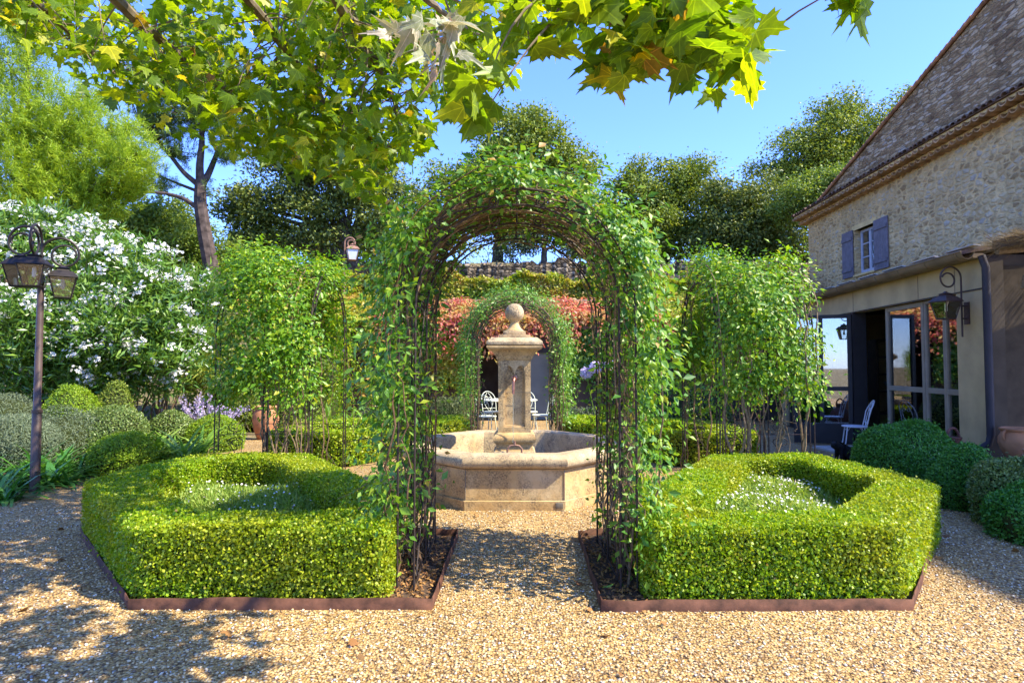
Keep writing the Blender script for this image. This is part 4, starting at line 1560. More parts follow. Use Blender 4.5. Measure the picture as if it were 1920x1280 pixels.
# ------------------------------------------------------------------ lanterns
def lantern_geo(S=1.0, glass='glass_clear'):
    """tapered four sided lantern hanging from z = 0; returns meshes as functions of a parent"""
    def build(parent, mat, name='lantern'):
        w1, w0, zt, zb = .155 * S, .095 * S, -.17 * S, -.46 * S
        m = MB()
        for sx in (-1, 1):
            for sy in (-1, 1):
                m.tube([[sx * w1, sy * w1, zt], [sx * w0, sy * w0, zb]], .009 * S, 5)
        for wq, z in ((w1, zt), (w0, zb)):
            for i in range(4):
                a, b = [(-1, -1), (1, -1), (1, 1), (-1, 1)][i], [(1, -1), (1, 1), (-1, 1), (-1, -1)][i]
                m.tube([[a[0] * wq, a[1] * wq, z], [b[0] * wq, b[1] * wq, z]], .010 * S, 5)
        m.span((-w0, -w0, zb - .006), (w0, w0, zb))
        f = m.build(name, mat, parent)
        m = MB()
        m.lathe([(.178 * S, zt), (.175 * S, zt + .012 * S), (.115 * S, zt + .085 * S), (.075 * S, zt + .095 * S), (.062 * S, zt + .13 * S), (.085 * S, zt + .135 * S), (.03 * S, zt + .155 * S), (.012 * S, zt + .18 * S)], sq=True)
        m.build('lantern_roof', mat, f, angle=20)
        m = MB()
        q1, q0 = w1 * .99, w0 * .99
        for i in range(4):
            a, b = [(-1, -1), (1, -1), (1, 1), (-1, 1)][i], [(1, -1), (1, 1), (-1, 1), (-1, -1)][i]
            m.add([(a[0] * q0, a[1] * q0, zb), (b[0] * q0, b[1] * q0, zb), (b[0] * q1, b[1] * q1, zt), (a[0] * q1, a[1] * q1, zt)], [(0, 1, 2, 3)])
        m.build('pane', M[glass], f, smooth=False)
        m = MB()
        m.lathe([(.012 * S, zt - .02 * S), (.024 * S, zt - .04 * S), (.026 * S, zt - .15 * S), (.01 * S, zt - .17 * S)], 12)
        m.build('bulb', M['bulb'], f)
        return f
    return build


def crook(R0=.2, turns=1.1, k=40):
    """a crook: goes up at x = 0, arches over outwards and curls in on itself"""
    th = np.linspace(PI, PI - PI - 2 * PI * turns, k)
    rr = R0 * np.concatenate([np.ones(k // 3), np.linspace(1, .28, k - k // 3)])
    cx = R0 * np.ones(k)
    cz = np.zeros(k)
    P = np.c_[cx + rr * np.cos(th) + (R0 - rr) * .75, rr * np.sin(th) * 1.0]
    return P


lp = thing('lamp_post', 'brown lamp post carrying dark iron lanterns on curled brackets', 'lamp post', tuple(at(65, 918, 7.4) * np.array([1, 1, 0])))
m = MB()
m.tube([[0, 0, -.02], [0, 0, .95], [0, 0, .96], [0, 0, 2.6]], [.054, .049, .042, .034], 14)
m.build('pole', M['post_brown'], lp)
m = MB()
m.tube([[0, 0, .93], [0, 0, .97]], .056, 14)
m.tube([[0, 0, 2.53], [0, 0, 2.62]], [.05, .02], 12)
m.build('collar', M['post_brown'], lp)
for ang, up in ((R(188), 0), (R(-70), -.02), (R(35), -.12)):
    q = crook(.185)
    ca, sa = math.cos(ang), math.sin(ang)
    path = np.concatenate([[[0, 0, 2.2]], np.c_[q[:, 0] * ca, q[:, 0] * sa, q[:, 1] + 3.0 + up]])
    m = MB()
    m.tube(path, np.linspace(.016, .012, len(path)), 7)
    arm = m.build('bracket', M['lamp_iron'], lp)
    b = lantern_geo(.86)(lp, M['lamp_iron'])
    lowest = q[np.argmin(q[:, 1] + (q[:, 0] < .1) * 9)]
    b.location = (lowest[0] * ca, lowest[0] * sa, 3.005 + up + lowest[1])
    b.rotation_euler = (0, 0, ang)

wl = thing('wall_lantern', 'rusty wall lantern on a curled bracket beside the glazed doors', 'lantern', tuple(at(1814, 590, 8.28)))
m = MB()
m.span((-.012, -.05, -.13), (.0, .05, .17))
m.build('back_plate', M['lamp_brown'], wl, smooth=False)
q = crook(.15, .95)
m = MB()
path = np.concatenate([[[-.075, 0, -.30], [-.075, 0, .30]], np.c_[-.075 - q[:, 0] * .93, q[:, 0] * 0, q[:, 1] + .50]])
m.tube(path, .012, 7)
m.tube([[-.01, 0, .12], [-.075, 0, .12]], .012, 6)
m.tube([[-.01, 0, -.05], [-.075, 0, -.05]], .012, 6)
m.build('bracket', M['lamp_brown'], wl)
b = lantern_geo(.80)(wl, M['lamp_brown'])
b.location = (-.29, 0, .31)
b.rotation_euler = (0, 0, R(12))

p = at(646, 500, 19.0)
gz = gh(p[0], p[1])
l2 = thing('garden_lamp', 'slender rusty lamp with one frosted lantern behind the side climber', 'lamp post', (p[0], p[1], gz))
top = float(at(657, 455, 19.0)[2]) - gz
m = MB()
q = crook(.16, 1.05)
path = np.concatenate([[[0, 0, -.05], [0, 0, top * .5]], np.c_[q[:, 0], q[:, 0] * 0, q[:, 1] + top]])
m.tube(path, .024, 7)
m.build('pole', M['rust_light'], l2)
b = lantern_geo(1.12, 'glass_frost')(l2, M['rust_light'])
b.location = (.24, 0, top - .03)
b.rotation_euler = (0, 0, R(20))


# ------------------------------------------------------------------ chairs, table, pots, jug
def chair(mat, label, grp=None):
    t = thing('bistro_chair', label, 'chair', (0, 0, 0), 0, grp)
    m = MB()
    m.lathe([(.185, .435), (.20, .44), (.205, .45), (.195, .46), (.0, .462)], 28)
    m.build('seat', mat, t)
    for sx, sy in ((-1, -1), (1, -1), (-1, 1), (1, 1)):
        m = MB()
        m.tube([[sx * .13, sy * .13, .44], [sx * .155, sy * .16, .2], [sx * .185, sy * .20, 0]], .010, 7)
        m.tube([[sx * .08, sy * .08, .43], [sx * .135, sy * .14, .36]], .006, 5)
        m.build('leg', mat, t)
    # back on the +Y side
    m = MB()
    a = np.linspace(PI, 0, 18)
    P = np.c_[np.cos(a) * .17, .19 + .02 * np.sin(a) + .075 * (.2 + np.sin(a)), .70 + .20 * np.sin(a)]
    P = np.concatenate([[[-.165, .15, .44], [-.172, .185, .58]], P, [[.172, .185, .58], [.165, .15, .44]]])
    m.tube(P, .0095, 7)
    m.build('back_frame', mat, t)
    m = MB()
    for s in (-1, 1):
        th = np.linspace(0, 1, 16)
        x = s * (.012 + .095 * np.sin(th * PI) ** 1.0)
        m.tube(np.c_[x, .165 + .115 * th, .47 + .40 * th], .0065, 6)
        th = np.linspace(0, 1.3 * 2 * PI, 16)
        rr = .04 * (1 - .55 * th / th[-1])
        m.tube(np.c_[s * (.055 + rr * np.cos(th)), np.full(16, .245), .74 + rr * np.sin(th)], .0055, 6)
    m.tube([[-.17, .18, .52], [.17, .18, .52]], .006, 6)
    m.build('back_scroll', mat, t)
    return t


def place(o, p, rz, label):
    o.location = p
    o.rotation_euler = (0, 0, rz)
    o['label'] = label
    return o


c0 = chair(M['white_iron'], 'x', 'cream iron bistro chairs')
place(c0, (-.52, 12.75, 0), R(165), 'cream iron chair in front of the round table, showing behind the pillar')
place(copy_tree(c0), (.62, 13.1, 0), R(-80), 'cream iron chair seen sideways beside the climber leg behind the fountain')
place(copy_tree(c0), (.38, 14.0, 0), R(5), 'cream iron chair on the far side of the round table')
place(copy_tree(c0), (-.45, 14.0, 0), R(25), 'cream iron chair tucked behind the round table next to the shrubs')
c1 = chair(M['white_iron2'], 'x', 'cream iron bistro chairs')
place(c1, (5.95, 10.7, 0), R(-110), 'pale iron chair alone in the shade by the open glazed door')
for ch in c1.children:
    pass
tb = thing('garden_table', 'round cream iron garden table behind the stone fountain', 'table', (-.03, 13.45, 0))
m = MB()
m.lathe([(.56, .735), (.585, .74), (.59, .75), (.58, .758), (0, .76)], 40)
m.build('table_top', M['white_iron'], tb)
for k in range(3):
    a = k * 2 * PI / 3 + .5
    m = MB()
    m.tube([[math.cos(a) * .10, math.sin(a) * .10, .735], [math.cos(a) * .16, math.sin(a) * .16, .4], [math.cos(a) * .40, math.sin(a) * .40, 0]], .014, 7)
    m.build('leg', M['white_iron'], tb)


def pot(label, loc, prof, mat, name='terracotta_pot', ears=True, cat='pot'):
    t = thing(name, label, cat, loc)
    m = MB()
    m.lathe(prof, 36, caps=True)
    m.build('pot_body', mat, t, angle=50)
    if ears:
        rm_ = max(r for r, z in prof)
        zt = prof[-4][1]
        rt = prof[-4][0]
        for s in (PI * 1.02, -.1):
            c, s_ = math.cos(s), math.sin(s)
            mm = MB()
            aa = np.linspace(0, PI, 10)
            q = np.array([[rt - .01 + .05 * math.sin(a), 0, zt - .09 + .06 * math.cos(a)] for a in aa])
            mm.tube(np.c_[q[:, 0] * c, q[:, 0] * s_, q[:, 2]], .016, 8)
            mm.build('handle', mat, t)
    return t


big = [(.14, 0), (.16, .02), (.20, .09), (.27, .19), (.305, .28), (.30, .36), (.265, .42), (.255, .44), (.285, .455), (.29, .475), (.27, .485), (.245, .47), (.22, .40), (.0, .38)]
pot('large terracotta urn with small ears standing at the porch wall', (6.22, 7.5, .28), [(r * .82, z * .95) for r, z in big], M['terracotta'])
pot('terracotta pot half hidden at the picture edge in front of the porch urn', (5.78, 6.72, .28), [(r * .62, z * .62) for r, z in big], M['terracotta'])
pq = at(498, 800, 12.6)
pot('tall terracotta jar seen between the stems of the side climber', (pq[0], pq[1], 0.0), [(.15, 0), (.17, .03), (.23, .2), (.26, .4), (.25, .52), (.20, .60), (.19, .62), (.22, .64), (.22, .67), (.19, .68), (.17, .62), (0, .58)], M['terracotta'])
pj = at(1793, 834, 7.9)
jug = pot('rusty metal jug with a loop handle beside the garden room wall', (5.72, 8.0, .15), [(.20, 0), (.215, .02), (.22, .18), (.21, .22), (.14, .30), (.095, .33), (.09, .40), (.10, .41), (.10, .425), (0, .43)], M['rust_pot'], 'rusty_jug', False, 'jug')
m = MB()
a = np.linspace(0, PI, 14)
m.tube(np.c_[np.cos(a) * .085, np.zeros(14), .38 + np.sin(a) * .16], .017, 8)
m.build('handle', M['rust_pot'], jug)
m = MB()
m.box((0, 0, .07), (.7, .7, .14))
o = m.build('stone_block', M['slab'], None, bevel=.012)
o.location = (5.75, 8.05, 0)
tag(o, 'low pale stone block carrying the rusty jug', 'block')
m = MB()
m.box((0, 0, .02), (1.0, .8, .05))
o = m.build('paving_slab', M['slab'], None, bevel=.01)
o.location = (6.0, 10.9, 0)
o.rotation_euler = (0, 0, R(5))
tag(o, kind='structure')

# things in the room
rk = thing('shelf_unit', 'dark wooden shelf unit inside the open doorway', 'shelf', (8.2, 12.6, .02), R(-5))
for x in (-.75, .75):
    m = MB()
    m.box((x, 0, 1.0), (.05, .35, 2.0))
    m.build('side_panel', M['wood_dark'], rk, smooth=False)
for z in (.05, .5, .95, 1.3, 1.65, 2.0):
    m = MB()
    m.box((0, 0, z), (1.44, .34, .035))
    m.build('shelf', M['wood_dark'], rk, smooth=False)
for i, (x, z) in enumerate(((-.4, 1.0), (0, 1.34), (.3, 1.0), (-.2, .54), (.35, 1.7))):
    m = MB()
    m.lathe([(.05, 0), (.08, .02), (.13, .10), (.14, .13), (.12, .13), (0, .03)], 20)
    o = m.build('bowl', M['zinc'], None)
    d = np.array([math.cos(R(-5)) * x, math.sin(R(-5)) * x])
    o.location = (8.2 + d[0], 12.6 + d[1], .02 + z + .018)
    tag(o, 'grey pottery bowl on the dark shelf unit', 'bowl', 'bowls on the dark shelves')
ac = thing('armchair', 'pale upholstered armchair behind the glazed doors', 'armchair', (7.1, 9.6, .02), R(100))
m = MB()
m.box((0, 0, .24), (.8, .75, .28))
m.build('seat', M['cushion'], ac, bevel=.05)
m = MB()
m.box((0, .36, .62), (.8, .18, .72), M=Matrix.Rotation(R(-10), 3, 'X'))
m.build('backrest', M['cushion'], ac, bevel=.05)
for s in (-1, 1):
    m = MB()
    m.box((s * .43, .02, .36), (.14, .72, .5))
    m.build('armrest', M['cushion'], ac, bevel=.05)

# ------------------------------------------------------------------ cat
pc = at(1582, 862, 9.4)
cat = bpy.data.meshes.new('cat')
pts = [((0, 0, .17), (.105, .10)), ((.0, .08, .13), (.11, .10)), ((0, .13, .06), (.07, .06)), ((0, -.09, .235), (.085, .08)), ((0, -.15, .27), (.05, .05)), ((0, -.20, .275), (.062, .058)), ((0, -.245, .26), (.035, .03)),
       ((-.055, -.10, .13), (.035, .035)), ((-.055, -.115, .02), (.022, .022)), ((-.055, -.15, .012), (.02, .014)), ((.055, -.10, .13), (.035, .035)), ((.055, -.115, .02), (.022, .022)), ((.055, -.15, .012), (.02, .014)),
       ((-.085, .05, .06), (.05, .055)), ((-.09, -.02, .015), (.025, .018)), ((.085, .05, .06), (.05, .055)), ((.09, -.02, .015), (.025, .018)),
       ((.04, .22, .03), (.025, .02)), ((.14, .24, .02), (.02, .02)), ((.22, .17, .02), (.015, .015)),
       ((-.035, -.19, .325), (.016, .012)), ((.035, -.19, .325), (.016, .012)), ((-.042, -.19, .355), (.004, .004)), ((.042, -.19, .355), (.004, .004))]
ed = [(0, 1), (1, 2), (0, 3), (3, 4), (4, 5), (5, 6), (3, 7), (7, 8), (8, 9), (3, 10), (10, 11), (11, 12), (1, 13), (13, 14), (1, 15), (15, 16), (2, 17), (17, 18), (18, 19), (5, 20), (20, 22), (5, 21), (21, 23)]
cat.from_pydata([p for p, r in pts], ed, [])
co_ = add_obj('cat', cat, M['black_fur'])
sk = co_.modifiers.new('skin', 'SKIN')
for v, (p, r) in zip(cat.skin_vertices[0].data, pts):
    v.radius = r
cat.skin_vertices[0].data[0].use_root = True
ss = co_.modifiers.new('sub', 'SUBSURF')
ss.levels = ss.render_levels = 2
sk.use_smooth_shade = True
co_.location = (5.15, 9.55, 0)
co_.rotation_euler = (0, 0, R(-75))
tag(co_, 'black cat sitting hunched on the gravel near the pale chair', 'cat')
# ------------------------------------------------------------------ beds and shrubs
def dome(label, name, cat, px, ptop, wpx, Y, mat, leaf, n, base=None, flat=1.0, rough=.06, grp=None, tmpl=T_FOLD, spread=.8, depth=1.0, upb=.15):
    """clipped or mounded shrub: leaves over the surface of a lumpy half ellipsoid"""
    p = at(px, ptop, Y)
    x, y = p[0], p[1]
    z0 = gh(x, y) if base is None else base
    rx = wpx / 2 * Y / FPX
    ry = rx * depth
    H = max(.12, p[2] - z0)
    t = thing(name, label, cat, (x, y, z0), 0, grp)
    low = min(.38 * H, .25)                # where the widest part sits
    bm_ = MB()
    prof = [(rx * .78, 0.0), (rx * .86, low)] + [(rx * .86 * math.cos(a) ** flat, low + (H - low - .09) * math.sin(a)) for a in np.linspace(.15, 1.5, 9)] + [(.01, H - .09)]
    bm_.lathe(prof, 20)
    o = bm_.build('inner_twigs', M['hedge_core'], t)
    o.scale = (1, ry / rx, 1)
    u = rnd_unit(n)
    u[:, 2] = np.abs(u[:, 2])
    side = RNG.random(n) < .28
    f = np.sign(u) * np.abs(u) ** flat
    P = np.c_[u[:, 0] * rx, u[:, 1] * ry, low + u[:, 2] * (H - low)]
    th = RNG.uniform(0, 2 * PI, n)
    zz = RNG.random(n) * low * 1.1
    rr = .93 + .07 * zz / max(low, .01)
    P[side] = np.c_[np.cos(th) * rx * rr, np.sin(th) * ry * rr, zz][side]
    Nn = unit(P / np.array([rx, ry, H]) ** 1.6 + np.array([0, 0, .05]))
    k = 1 + rough * (np.sin(P[:, 0] * 9 / rx * .5 + px) * np.sin(P[:, 2] * 7 / rx * .5) + np.sin(P[:, 1] * 8 / rx * .5 + px * .3)) * .7
    P = P * k[:, None] - Nn * (RNG.random(n) ** 1.6 * leaf * 2.2)[:, None]
    st = RNG.random(n) < .03
    P[st] += Nn[st] * (RNG.random((st.sum(), 1)) ** 1.3 * leaf * 2.6)
    leaf_obj('foliage', P, unit(Nn + .8 * RNG.normal(size=P.shape)), unit(Nn * spread + np.array([0, 0, upb]) + .8 * RNG.normal(size=P.shape)), leaf * RNG.uniform(.6, 1.3, n), tmpl, mat, t)
    return t


G = 'clipped shrubs in the bank border'
dome('bright green clipped dome below the oleander', 'clipped_shrub', 'shrub', 140, 722, 112, 9.7, M['ball_lime'], .03, 14000, grp=G)
dome('dark shaded clipped dome beside the brighter one under the oleander', 'clipped_shrub', 'shrub', 217, 718, 76, 10.1, M['oak_mid'], .035, 6000, grp=G)
dome('wide silvery mound next to the lamp post', 'silver_shrub', 'shrub', 35, 774, 180, 8.9, M['santolina'], .045, 26000, grp='silvery mounds', tmpl=T_LONG, upb=.5, rough=.10)
dome('silvery mound in the middle of the bank border', 'silver_shrub', 'shrub', 132, 768, 150, 9.3, M['santolina'], .045, 10000, grp='silvery mounds', tmpl=T_LONG, upb=.5, rough=.10)
dome('silvery dome with a lime sunlit edge below the clipped domes', 'silver_shrub', 'shrub', 215, 762, 125, 9.5, M['ball_olive'], .034, 11000, grp='silvery mounds')
dome('silvery mound at the back of the border by the picture edge', 'silver_shrub', 'shrub', 8, 738, 120, 10.2, M['santolina'], .045, 8000, grp='silvery mounds', tmpl=T_LONG, upb=.5, rough=.10)
dome('low trimmed lime shrub at the gravel edge beside strap leaves', 'clipped_shrub', 'shrub', 229, 810, 112, 8.7, M['ball_lime'], .03, 12000, grp=G, base=.02)
dome('smooth lime dome at the end of the bank border by the gravel', 'clipped_shrub', 'shrub', 407, 779, 100, 11.0, M['ball_lime'], .032, 11000, grp=G, base=.02)
dome('mound with rusty tips behind the strap leaved clump', 'clipped_shrub', 'shrub', 325, 771, 90, 11.3, M['ball_olive'], .04, 6000, grp=G)

dome('large dark green clipped ball in front of the garden room', 'clipped_shrub', 'shrub', 1699, 795, 190, 7.6, M['ball_dark'], .030, 34000, grp='clipped balls before the garden room', base=0, flat=.9, depth=.9, rough=.09)
dome('middle clipped ball between the large one and the variegated one', 'clipped_shrub', 'shrub', 1808, 840, 128, 6.6, M['ball_dark'], .027, 20000, grp='clipped balls before the garden room', base=0, rough=.10)
dome('lighter variegated clipped shrub by the terrace step', 'clipped_shrub', 'shrub', 1893, 862, 140, 5.9, M['ball_olive'], .032, 15000, grp='clipped balls before the garden room', base=0, rough=.13, spread=1.1)
dome('low dark shrub spilling onto the gravel at the picture edge', 'clipped_shrub', 'shrub', 1945, 915, 150, 5.3, M['ball_dark'], .030, 11000, grp='clipped balls before the garden room', base=0, rough=.15, spread=1.1)


def strappy(label, px, py, Y, spread_px, L, n, mat, base=None, grp='strap leaved clumps', name='strap_leaved_plant', depth=.7, lift=1.0):
    p = at(px, py, Y)
    z0 = gh(p[0], p[1]) if base is None else base
    t = thing(name, label, 'plant', (p[0], p[1], z0), 0, grp)
    w_ = spread_px / 2 * Y / FPX
    k = max(3, int(n / 26))
    cx = np.c_[RNG.uniform(-w_, w_, k), RNG.uniform(-w_ * depth, w_ * depth, k)]
    i = RNG.integers(0, k, n)
    d = unit(np.c_[RNG.normal(size=(n, 2)), np.abs(RNG.normal(size=n)) * .9 * lift + .35])
    P = np.c_[cx[i] + RNG.normal(size=(n, 2)) * .03, np.zeros(n)]
    side = np.cross(d, rnd_unit(n))
    up = unit(np.cross(unit(np.cross(d, np.array([0, 0, 1.0]))), d))
    o = leaf_obj('foliage', P, up, d, L * RNG.uniform(.55, 1.15, n), T_STRAP, mat, t, curl=RNG.uniform(.25, .75, n), wid=1.1)
    return t


strappy('dark strap leaved clump at the foot of the lamp post', 50, 880, 7.9, 190, .50, 420, M['strap'])
strappy('dark strap leaved clump at the picture edge in front of the lamp post', -5, 925, 6.9, 70, .45, 120, M['strap'], base=0)
strappy('dark strap leaved clump between lamp post and trimmed shrub', 135, 866, 8.4, 110, .48, 240, M['strap'])
strappy('pale green strap leaved clump before the lime dome', 318, 842, 9.4, 100, .68, 330, M['strap_light'], base=.02)
strappy('sunny strap leaved clump behind the low hedge', 665, 800, 13.3, 160, .75, 330, M['strap_light'], base=0, lift=1.6)
strappy('strap leaves of the lilac flowering plant by the far arch', 1130, 790, 12.9, 90, .7, 220, M['strap_light'], base=0)

# purple sage
p = at(390, 800, 12.2)
t = thing('purple_sage', 'bushy sage with violet flower spikes by the gravel path', 'plant', (p[0], p[1], gh(p[0], p[1])))
n = 3600
u = rnd_unit(n)
u[:, 2] = np.abs(u[:, 2])
P = u * np.array([.5, .4, .62]) * RNG.random((n, 1)) ** .4
leaf_obj('foliage', P, rnd_unit(n), unit(u + .6 * rnd_unit(n)), .07 * RNG.uniform(.6, 1.3, n), T_LONG, M['olive'], t, wid=1.6)
PP = []
m = MB()
for i in range(75):
    d = unit(np.array([RNG.normal() * .55 + .1, RNG.normal() * .5, .9]))
    L = RNG.uniform(.6, 1.12)
    tt = np.linspace(.25, 1, 8)[:, None]
    path = d * L * tt + np.array([.14 * RNG.normal(), 0, -.12]) * tt ** 2
    m.tube(path, .004, 4)
    s = RNG.random(46)
    q = path[4] + (path[-1] - path[4]) * s[:, None]
    PP.append(q + RNG.normal(size=q.shape) * .014)
m.build('stem', M['stem'], t)
P = np.concatenate(PP)
leaf_obj('blossoms', P, rnd_unit(len(P)), rnd_unit(len(P)), .05, T_FOLD, M['purple'], t)


# lilac flower globes
def globe(label, px, py, Y, r, base_px, n=150):
    p = at(px, py, Y)
    b = at(base_px, 790, Y)
    t = thing('lilac_flower', label, 'flower', (b[0], b[1], 0), 0, 'lilac flower globes')
    c = p - np.array([b[0], b[1], 0])
    m = MB()
    tt = np.linspace(0, 1, 8)[:, None]
    m.tube(np.array([0, 0, .1]) * (1 - tt) + c * tt, .008, 6)
    u = rnd_unit(26)
    for q in u:
        m.tube([c, c + q * r * .8], .003, 3)
    m.build('stem', M['strap_light'], t)
    u = rnd_unit(n)
    leaf_obj('blossoms', c + u * r * RNG.uniform(.7, 1.05, (n, 1)), rnd_unit(n), unit(u + .3 * rnd_unit(n)), .06, T_FLOWER, M['lilac'], t)


globe('pale lilac flower globe highest by the climber leg', 1117, 688, 12.6, .125, 1135)
globe('pale lilac flower globe lower and nearer the far arch', 1099, 699, 12.7, .12, 1122)
globe('pale lilac flower globe half hidden behind the near climber', 1140, 684, 12.5, .11, 1140)

# low greenery between the hedges and the back wall
dome('soft grey green shrub between the climbers behind the fountain', 'border_shrub', 'shrub', 850, 742, 90, 13.6, M['olive'], .07, 7000, base=0, tmpl=T_LONG, grp='border shrubs before the back wall', rough=.15)
dome('lavender like grey mound beside the far arch on the house side', 'border_shrub', 'shrub', 1095, 765, 90, 12.9, M['santolina'], .07, 4200, base=0, tmpl=T_LONG, grp='border shrubs before the back wall', rough=.15)
dome('blue green shrub behind the bare stemmed climber', 'border_shrub', 'shrub', 1300, 725, 150, 13.2, M['oak'], .06, 8000, base=0, grp='border shrubs before the back wall', rough=.15)
dome('grey violet lavender mound behind the low hedge', 'border_shrub', 'shrub', 735, 742, 110, 14.0, M['santolina'], .08, 5000, base=0, tmpl=T_LONG, grp='border shrubs before the back wall', rough=.15)
dome('dark evergreen shrub in the shade beyond the side climber', 'border_shrub', 'shrub', 465, 690, 190, 14.5, M['oak_mid'], .07, 12000, grp='border shrubs before the back wall', rough=.2)
dome('leafy green shrub filling the gap beside the side climber', 'border_shrub', 'shrub', 560, 640, 170, 14.8, M['oak_light'], .08, 9000, grp='border shrubs before the back wall', rough=.2)


# ------------------------------------------------------------------ trees
def crown(blobs, n_leaf, leaf, clump_r, clumps_per, seed, tmpl=T_FOLD, up=.45, fill=.55, needle=False):
    rg = np.random.default_rng(seed)
    B = np.array(blobs, float)            # x y z r (squash optional)
    if B.shape[1] == 4:
        B = np.c_[B, np.full(len(B), .8)]
    wgt = B[:, 3] ** 2
    nc = int(clumps_per * len(B))
    i = rg.choice(len(B), nc, p=wgt / wgt.sum())
    u = unit(rg.normal(size=(nc, 3)))
    rad = fill + (1.05 - fill) * rg.random(nc) ** .6
    C = B[i, :3] + u * (B[i, 3] * rad)[:, None] * np.stack([np.ones(nc), np.ones(nc), B[i, 4]], 1)
    sz = clump_r * rg.uniform(.55, 1.35, nc)
    j = rg.choice(nc, n_leaf, p=sz ** 2 / (sz ** 2).sum())
    g = rg.normal(size=(n_leaf, 3)) * np.array([1, 1, .62])
    P = C[j] + g * sz[j][:, None] * .62
    out = unit(P - B[i[j], :3])
    if needle:
        # every clump is a brush of needles along its own upswept shoot
        ax = unit(u * np.array([1, 1, .5]) + np.array([0, 0, .75]) + .35 * rg.normal(size=u.shape))[j]
        tt = rg.random(n_leaf)[:, None]
        P = C[j] + ax * (tt - .4) * sz[j][:, None] * 2.0 + rg.normal(size=P.shape) * sz[j][:, None] * .13
        T = unit(ax * .75 + .55 * rg.normal(size=P.shape))
        Nn = unit(rg.normal(size=P.shape))
    else:
        Nn = unit(out * .5 + np.array([0, 0, up]) + .75 * rg.normal(size=P.shape))
        T = unit(out * .7 + g * .3 + .7 * rg.normal(size=P.shape) + np.array([0, 0, -.2]))
    S = leaf * rg.uniform(.6, 1.3, n_leaf)
    return P, Nn, T, S, C, i


def tree(name, label, cat, base, fork, blobs, n_leaf, leaf, clump_r, cpb, mat, bark, r0, seed, tmpl=T_FOLD, grp=None, needle=False, wid=1.0, twigs=5, fill=.55, limbs=None):
    rg = np.random.default_rng(seed + 500)
    base = np.array(base, float)
    t = thing(name, label, cat, tuple(base), 0, grp)
    bl2 = [tuple(b) for b in blobs]
    if not needle and len(blobs) > 3:
        # ragged outline: smaller lobes and leaders breaking out of the main masses
        for b in blobs:
            for _ in range(3):
                u = unit(rg.normal(size=3) + np.array([0, -.3, .45]))
                r = b[3] * rg.uniform(.22, .42)
                c = np.array(b[:3]) + u * b[3] * rg.uniform(.85, 1.12)
                bl2.append((c[0], c[1], c[2], r))
        bl2 = [b if len(b) == 4 else b[:4] for b in bl2]
    P, Nn, T, S, C, ci = crown(bl2, n_leaf, leaf, clump_r, cpb * len(blobs) / len(bl2) * 1.25, seed, tmpl, fill=fill, needle=needle)
    leaf_obj('crown', P, Nn, T, S, tmpl, mat, t, base=base, wid=wid)
    fork = np.array(fork, float)
    m = MB()
    k = 9
    tt = np.linspace(0, 1, k)[:, None]
    wob = np.cumsum(rg.normal(size=(k, 3)) * .5, 0) * r0 * .55 * np.array([1, 1, 0])
    wob -= wob[0] + (wob[-1] - wob[0]) * tt
    path = (base - np.array([0, 0, .3])) * (1 - tt) + fork * tt + wob
    if limbs is None:
        m.tube(path - base, np.linspace(r0 * 1.15, r0 * .62, k), 9)
    else:
        # trunk and boughs given as lines: (points, radius at the foot, radius at the tip)
        ends = []
        for pts, ra, rb in limbs:
            q = np.array(pts, float)
            t_ = np.linspace(0, len(q) - 1, len(q) * 6)
            ln = np.stack([np.interp(t_, np.arange(len(q)), q[:, i]) for i in range(3)], 1)
            for _ in range(5):
                ln[1:-1] = (ln[:-2] + ln[1:-1] * 2 + ln[2:]) / 4
            m.tube(ln - base, np.linspace(ra, rb, len(ln)), 8)
            ends.append(ln[len(ln) // 2:])
        ends = np.concatenate(ends)
        for c in C[::2]:
            st = ends[np.argmin(np.linalg.norm(ends - c, axis=1))]
            if np.linalg.norm(st - c) < 2.6:
                md = (st + c) / 2 + rg.normal(size=3) * .12
                q = np.linspace(0, 1, 5)[:, None]
                m.tube((1 - q) ** 2 * st + 2 * q * (1 - q) * md + q ** 2 * c - base, np.linspace(.03, .01, 5), 4)
    for b in (blobs if limbs is None else []):
        c = np.array(b[:3])
        st = path[rg.integers(k - 4, k)]
        mid = (st + c) / 2 + rg.normal(size=3) * b[3] * .22 + np.array([0, 0, .1 * np.linalg.norm(c - st)])
        q = np.linspace(0, 1, 9)[:, None]
        pth = (1 - q) ** 2 * st + 2 * q * (1 - q) * mid + q ** 2 * c
        m.tube(pth - base, np.linspace(r0 * .5, r0 * .14, 9), 6)
        d = np.linalg.norm(C - c, axis=1)
        for j in np.argsort(d + rg.random(len(d)) * b[3])[:twigs]:
            q = np.linspace(0, 1, 5)[:, None]
            e = C[j]
            md = (c + e) / 2 + rg.normal(size=3) * .12 * b[3]
            pth = (1 - q) ** 2 * c + 2 * q * (1 - q) * md + q ** 2 * e
            m.tube(pth - base, np.linspace(r0 * .14, r0 * .03, 5), 4)
    m.build('trunk', bark, t)
    return t


def pxb(lst, Y, dY=.0):
    """blobs from photo pixels: (px, py, r_px) at distance Y (+ their own shift)"""
    out = []
    for b in lst:
        yy = Y + (b[3] if len(b) > 3 else 0)
        p = at(b[0], b[1], yy)
        out.append((p[0], p[1], p[2], b[2] * yy / FPX))
    return out


def on_ground(px, Y):
    p = at(px, 640, Y)
    return (p[0], p[1], gh(p[0], p[1]) - .05)


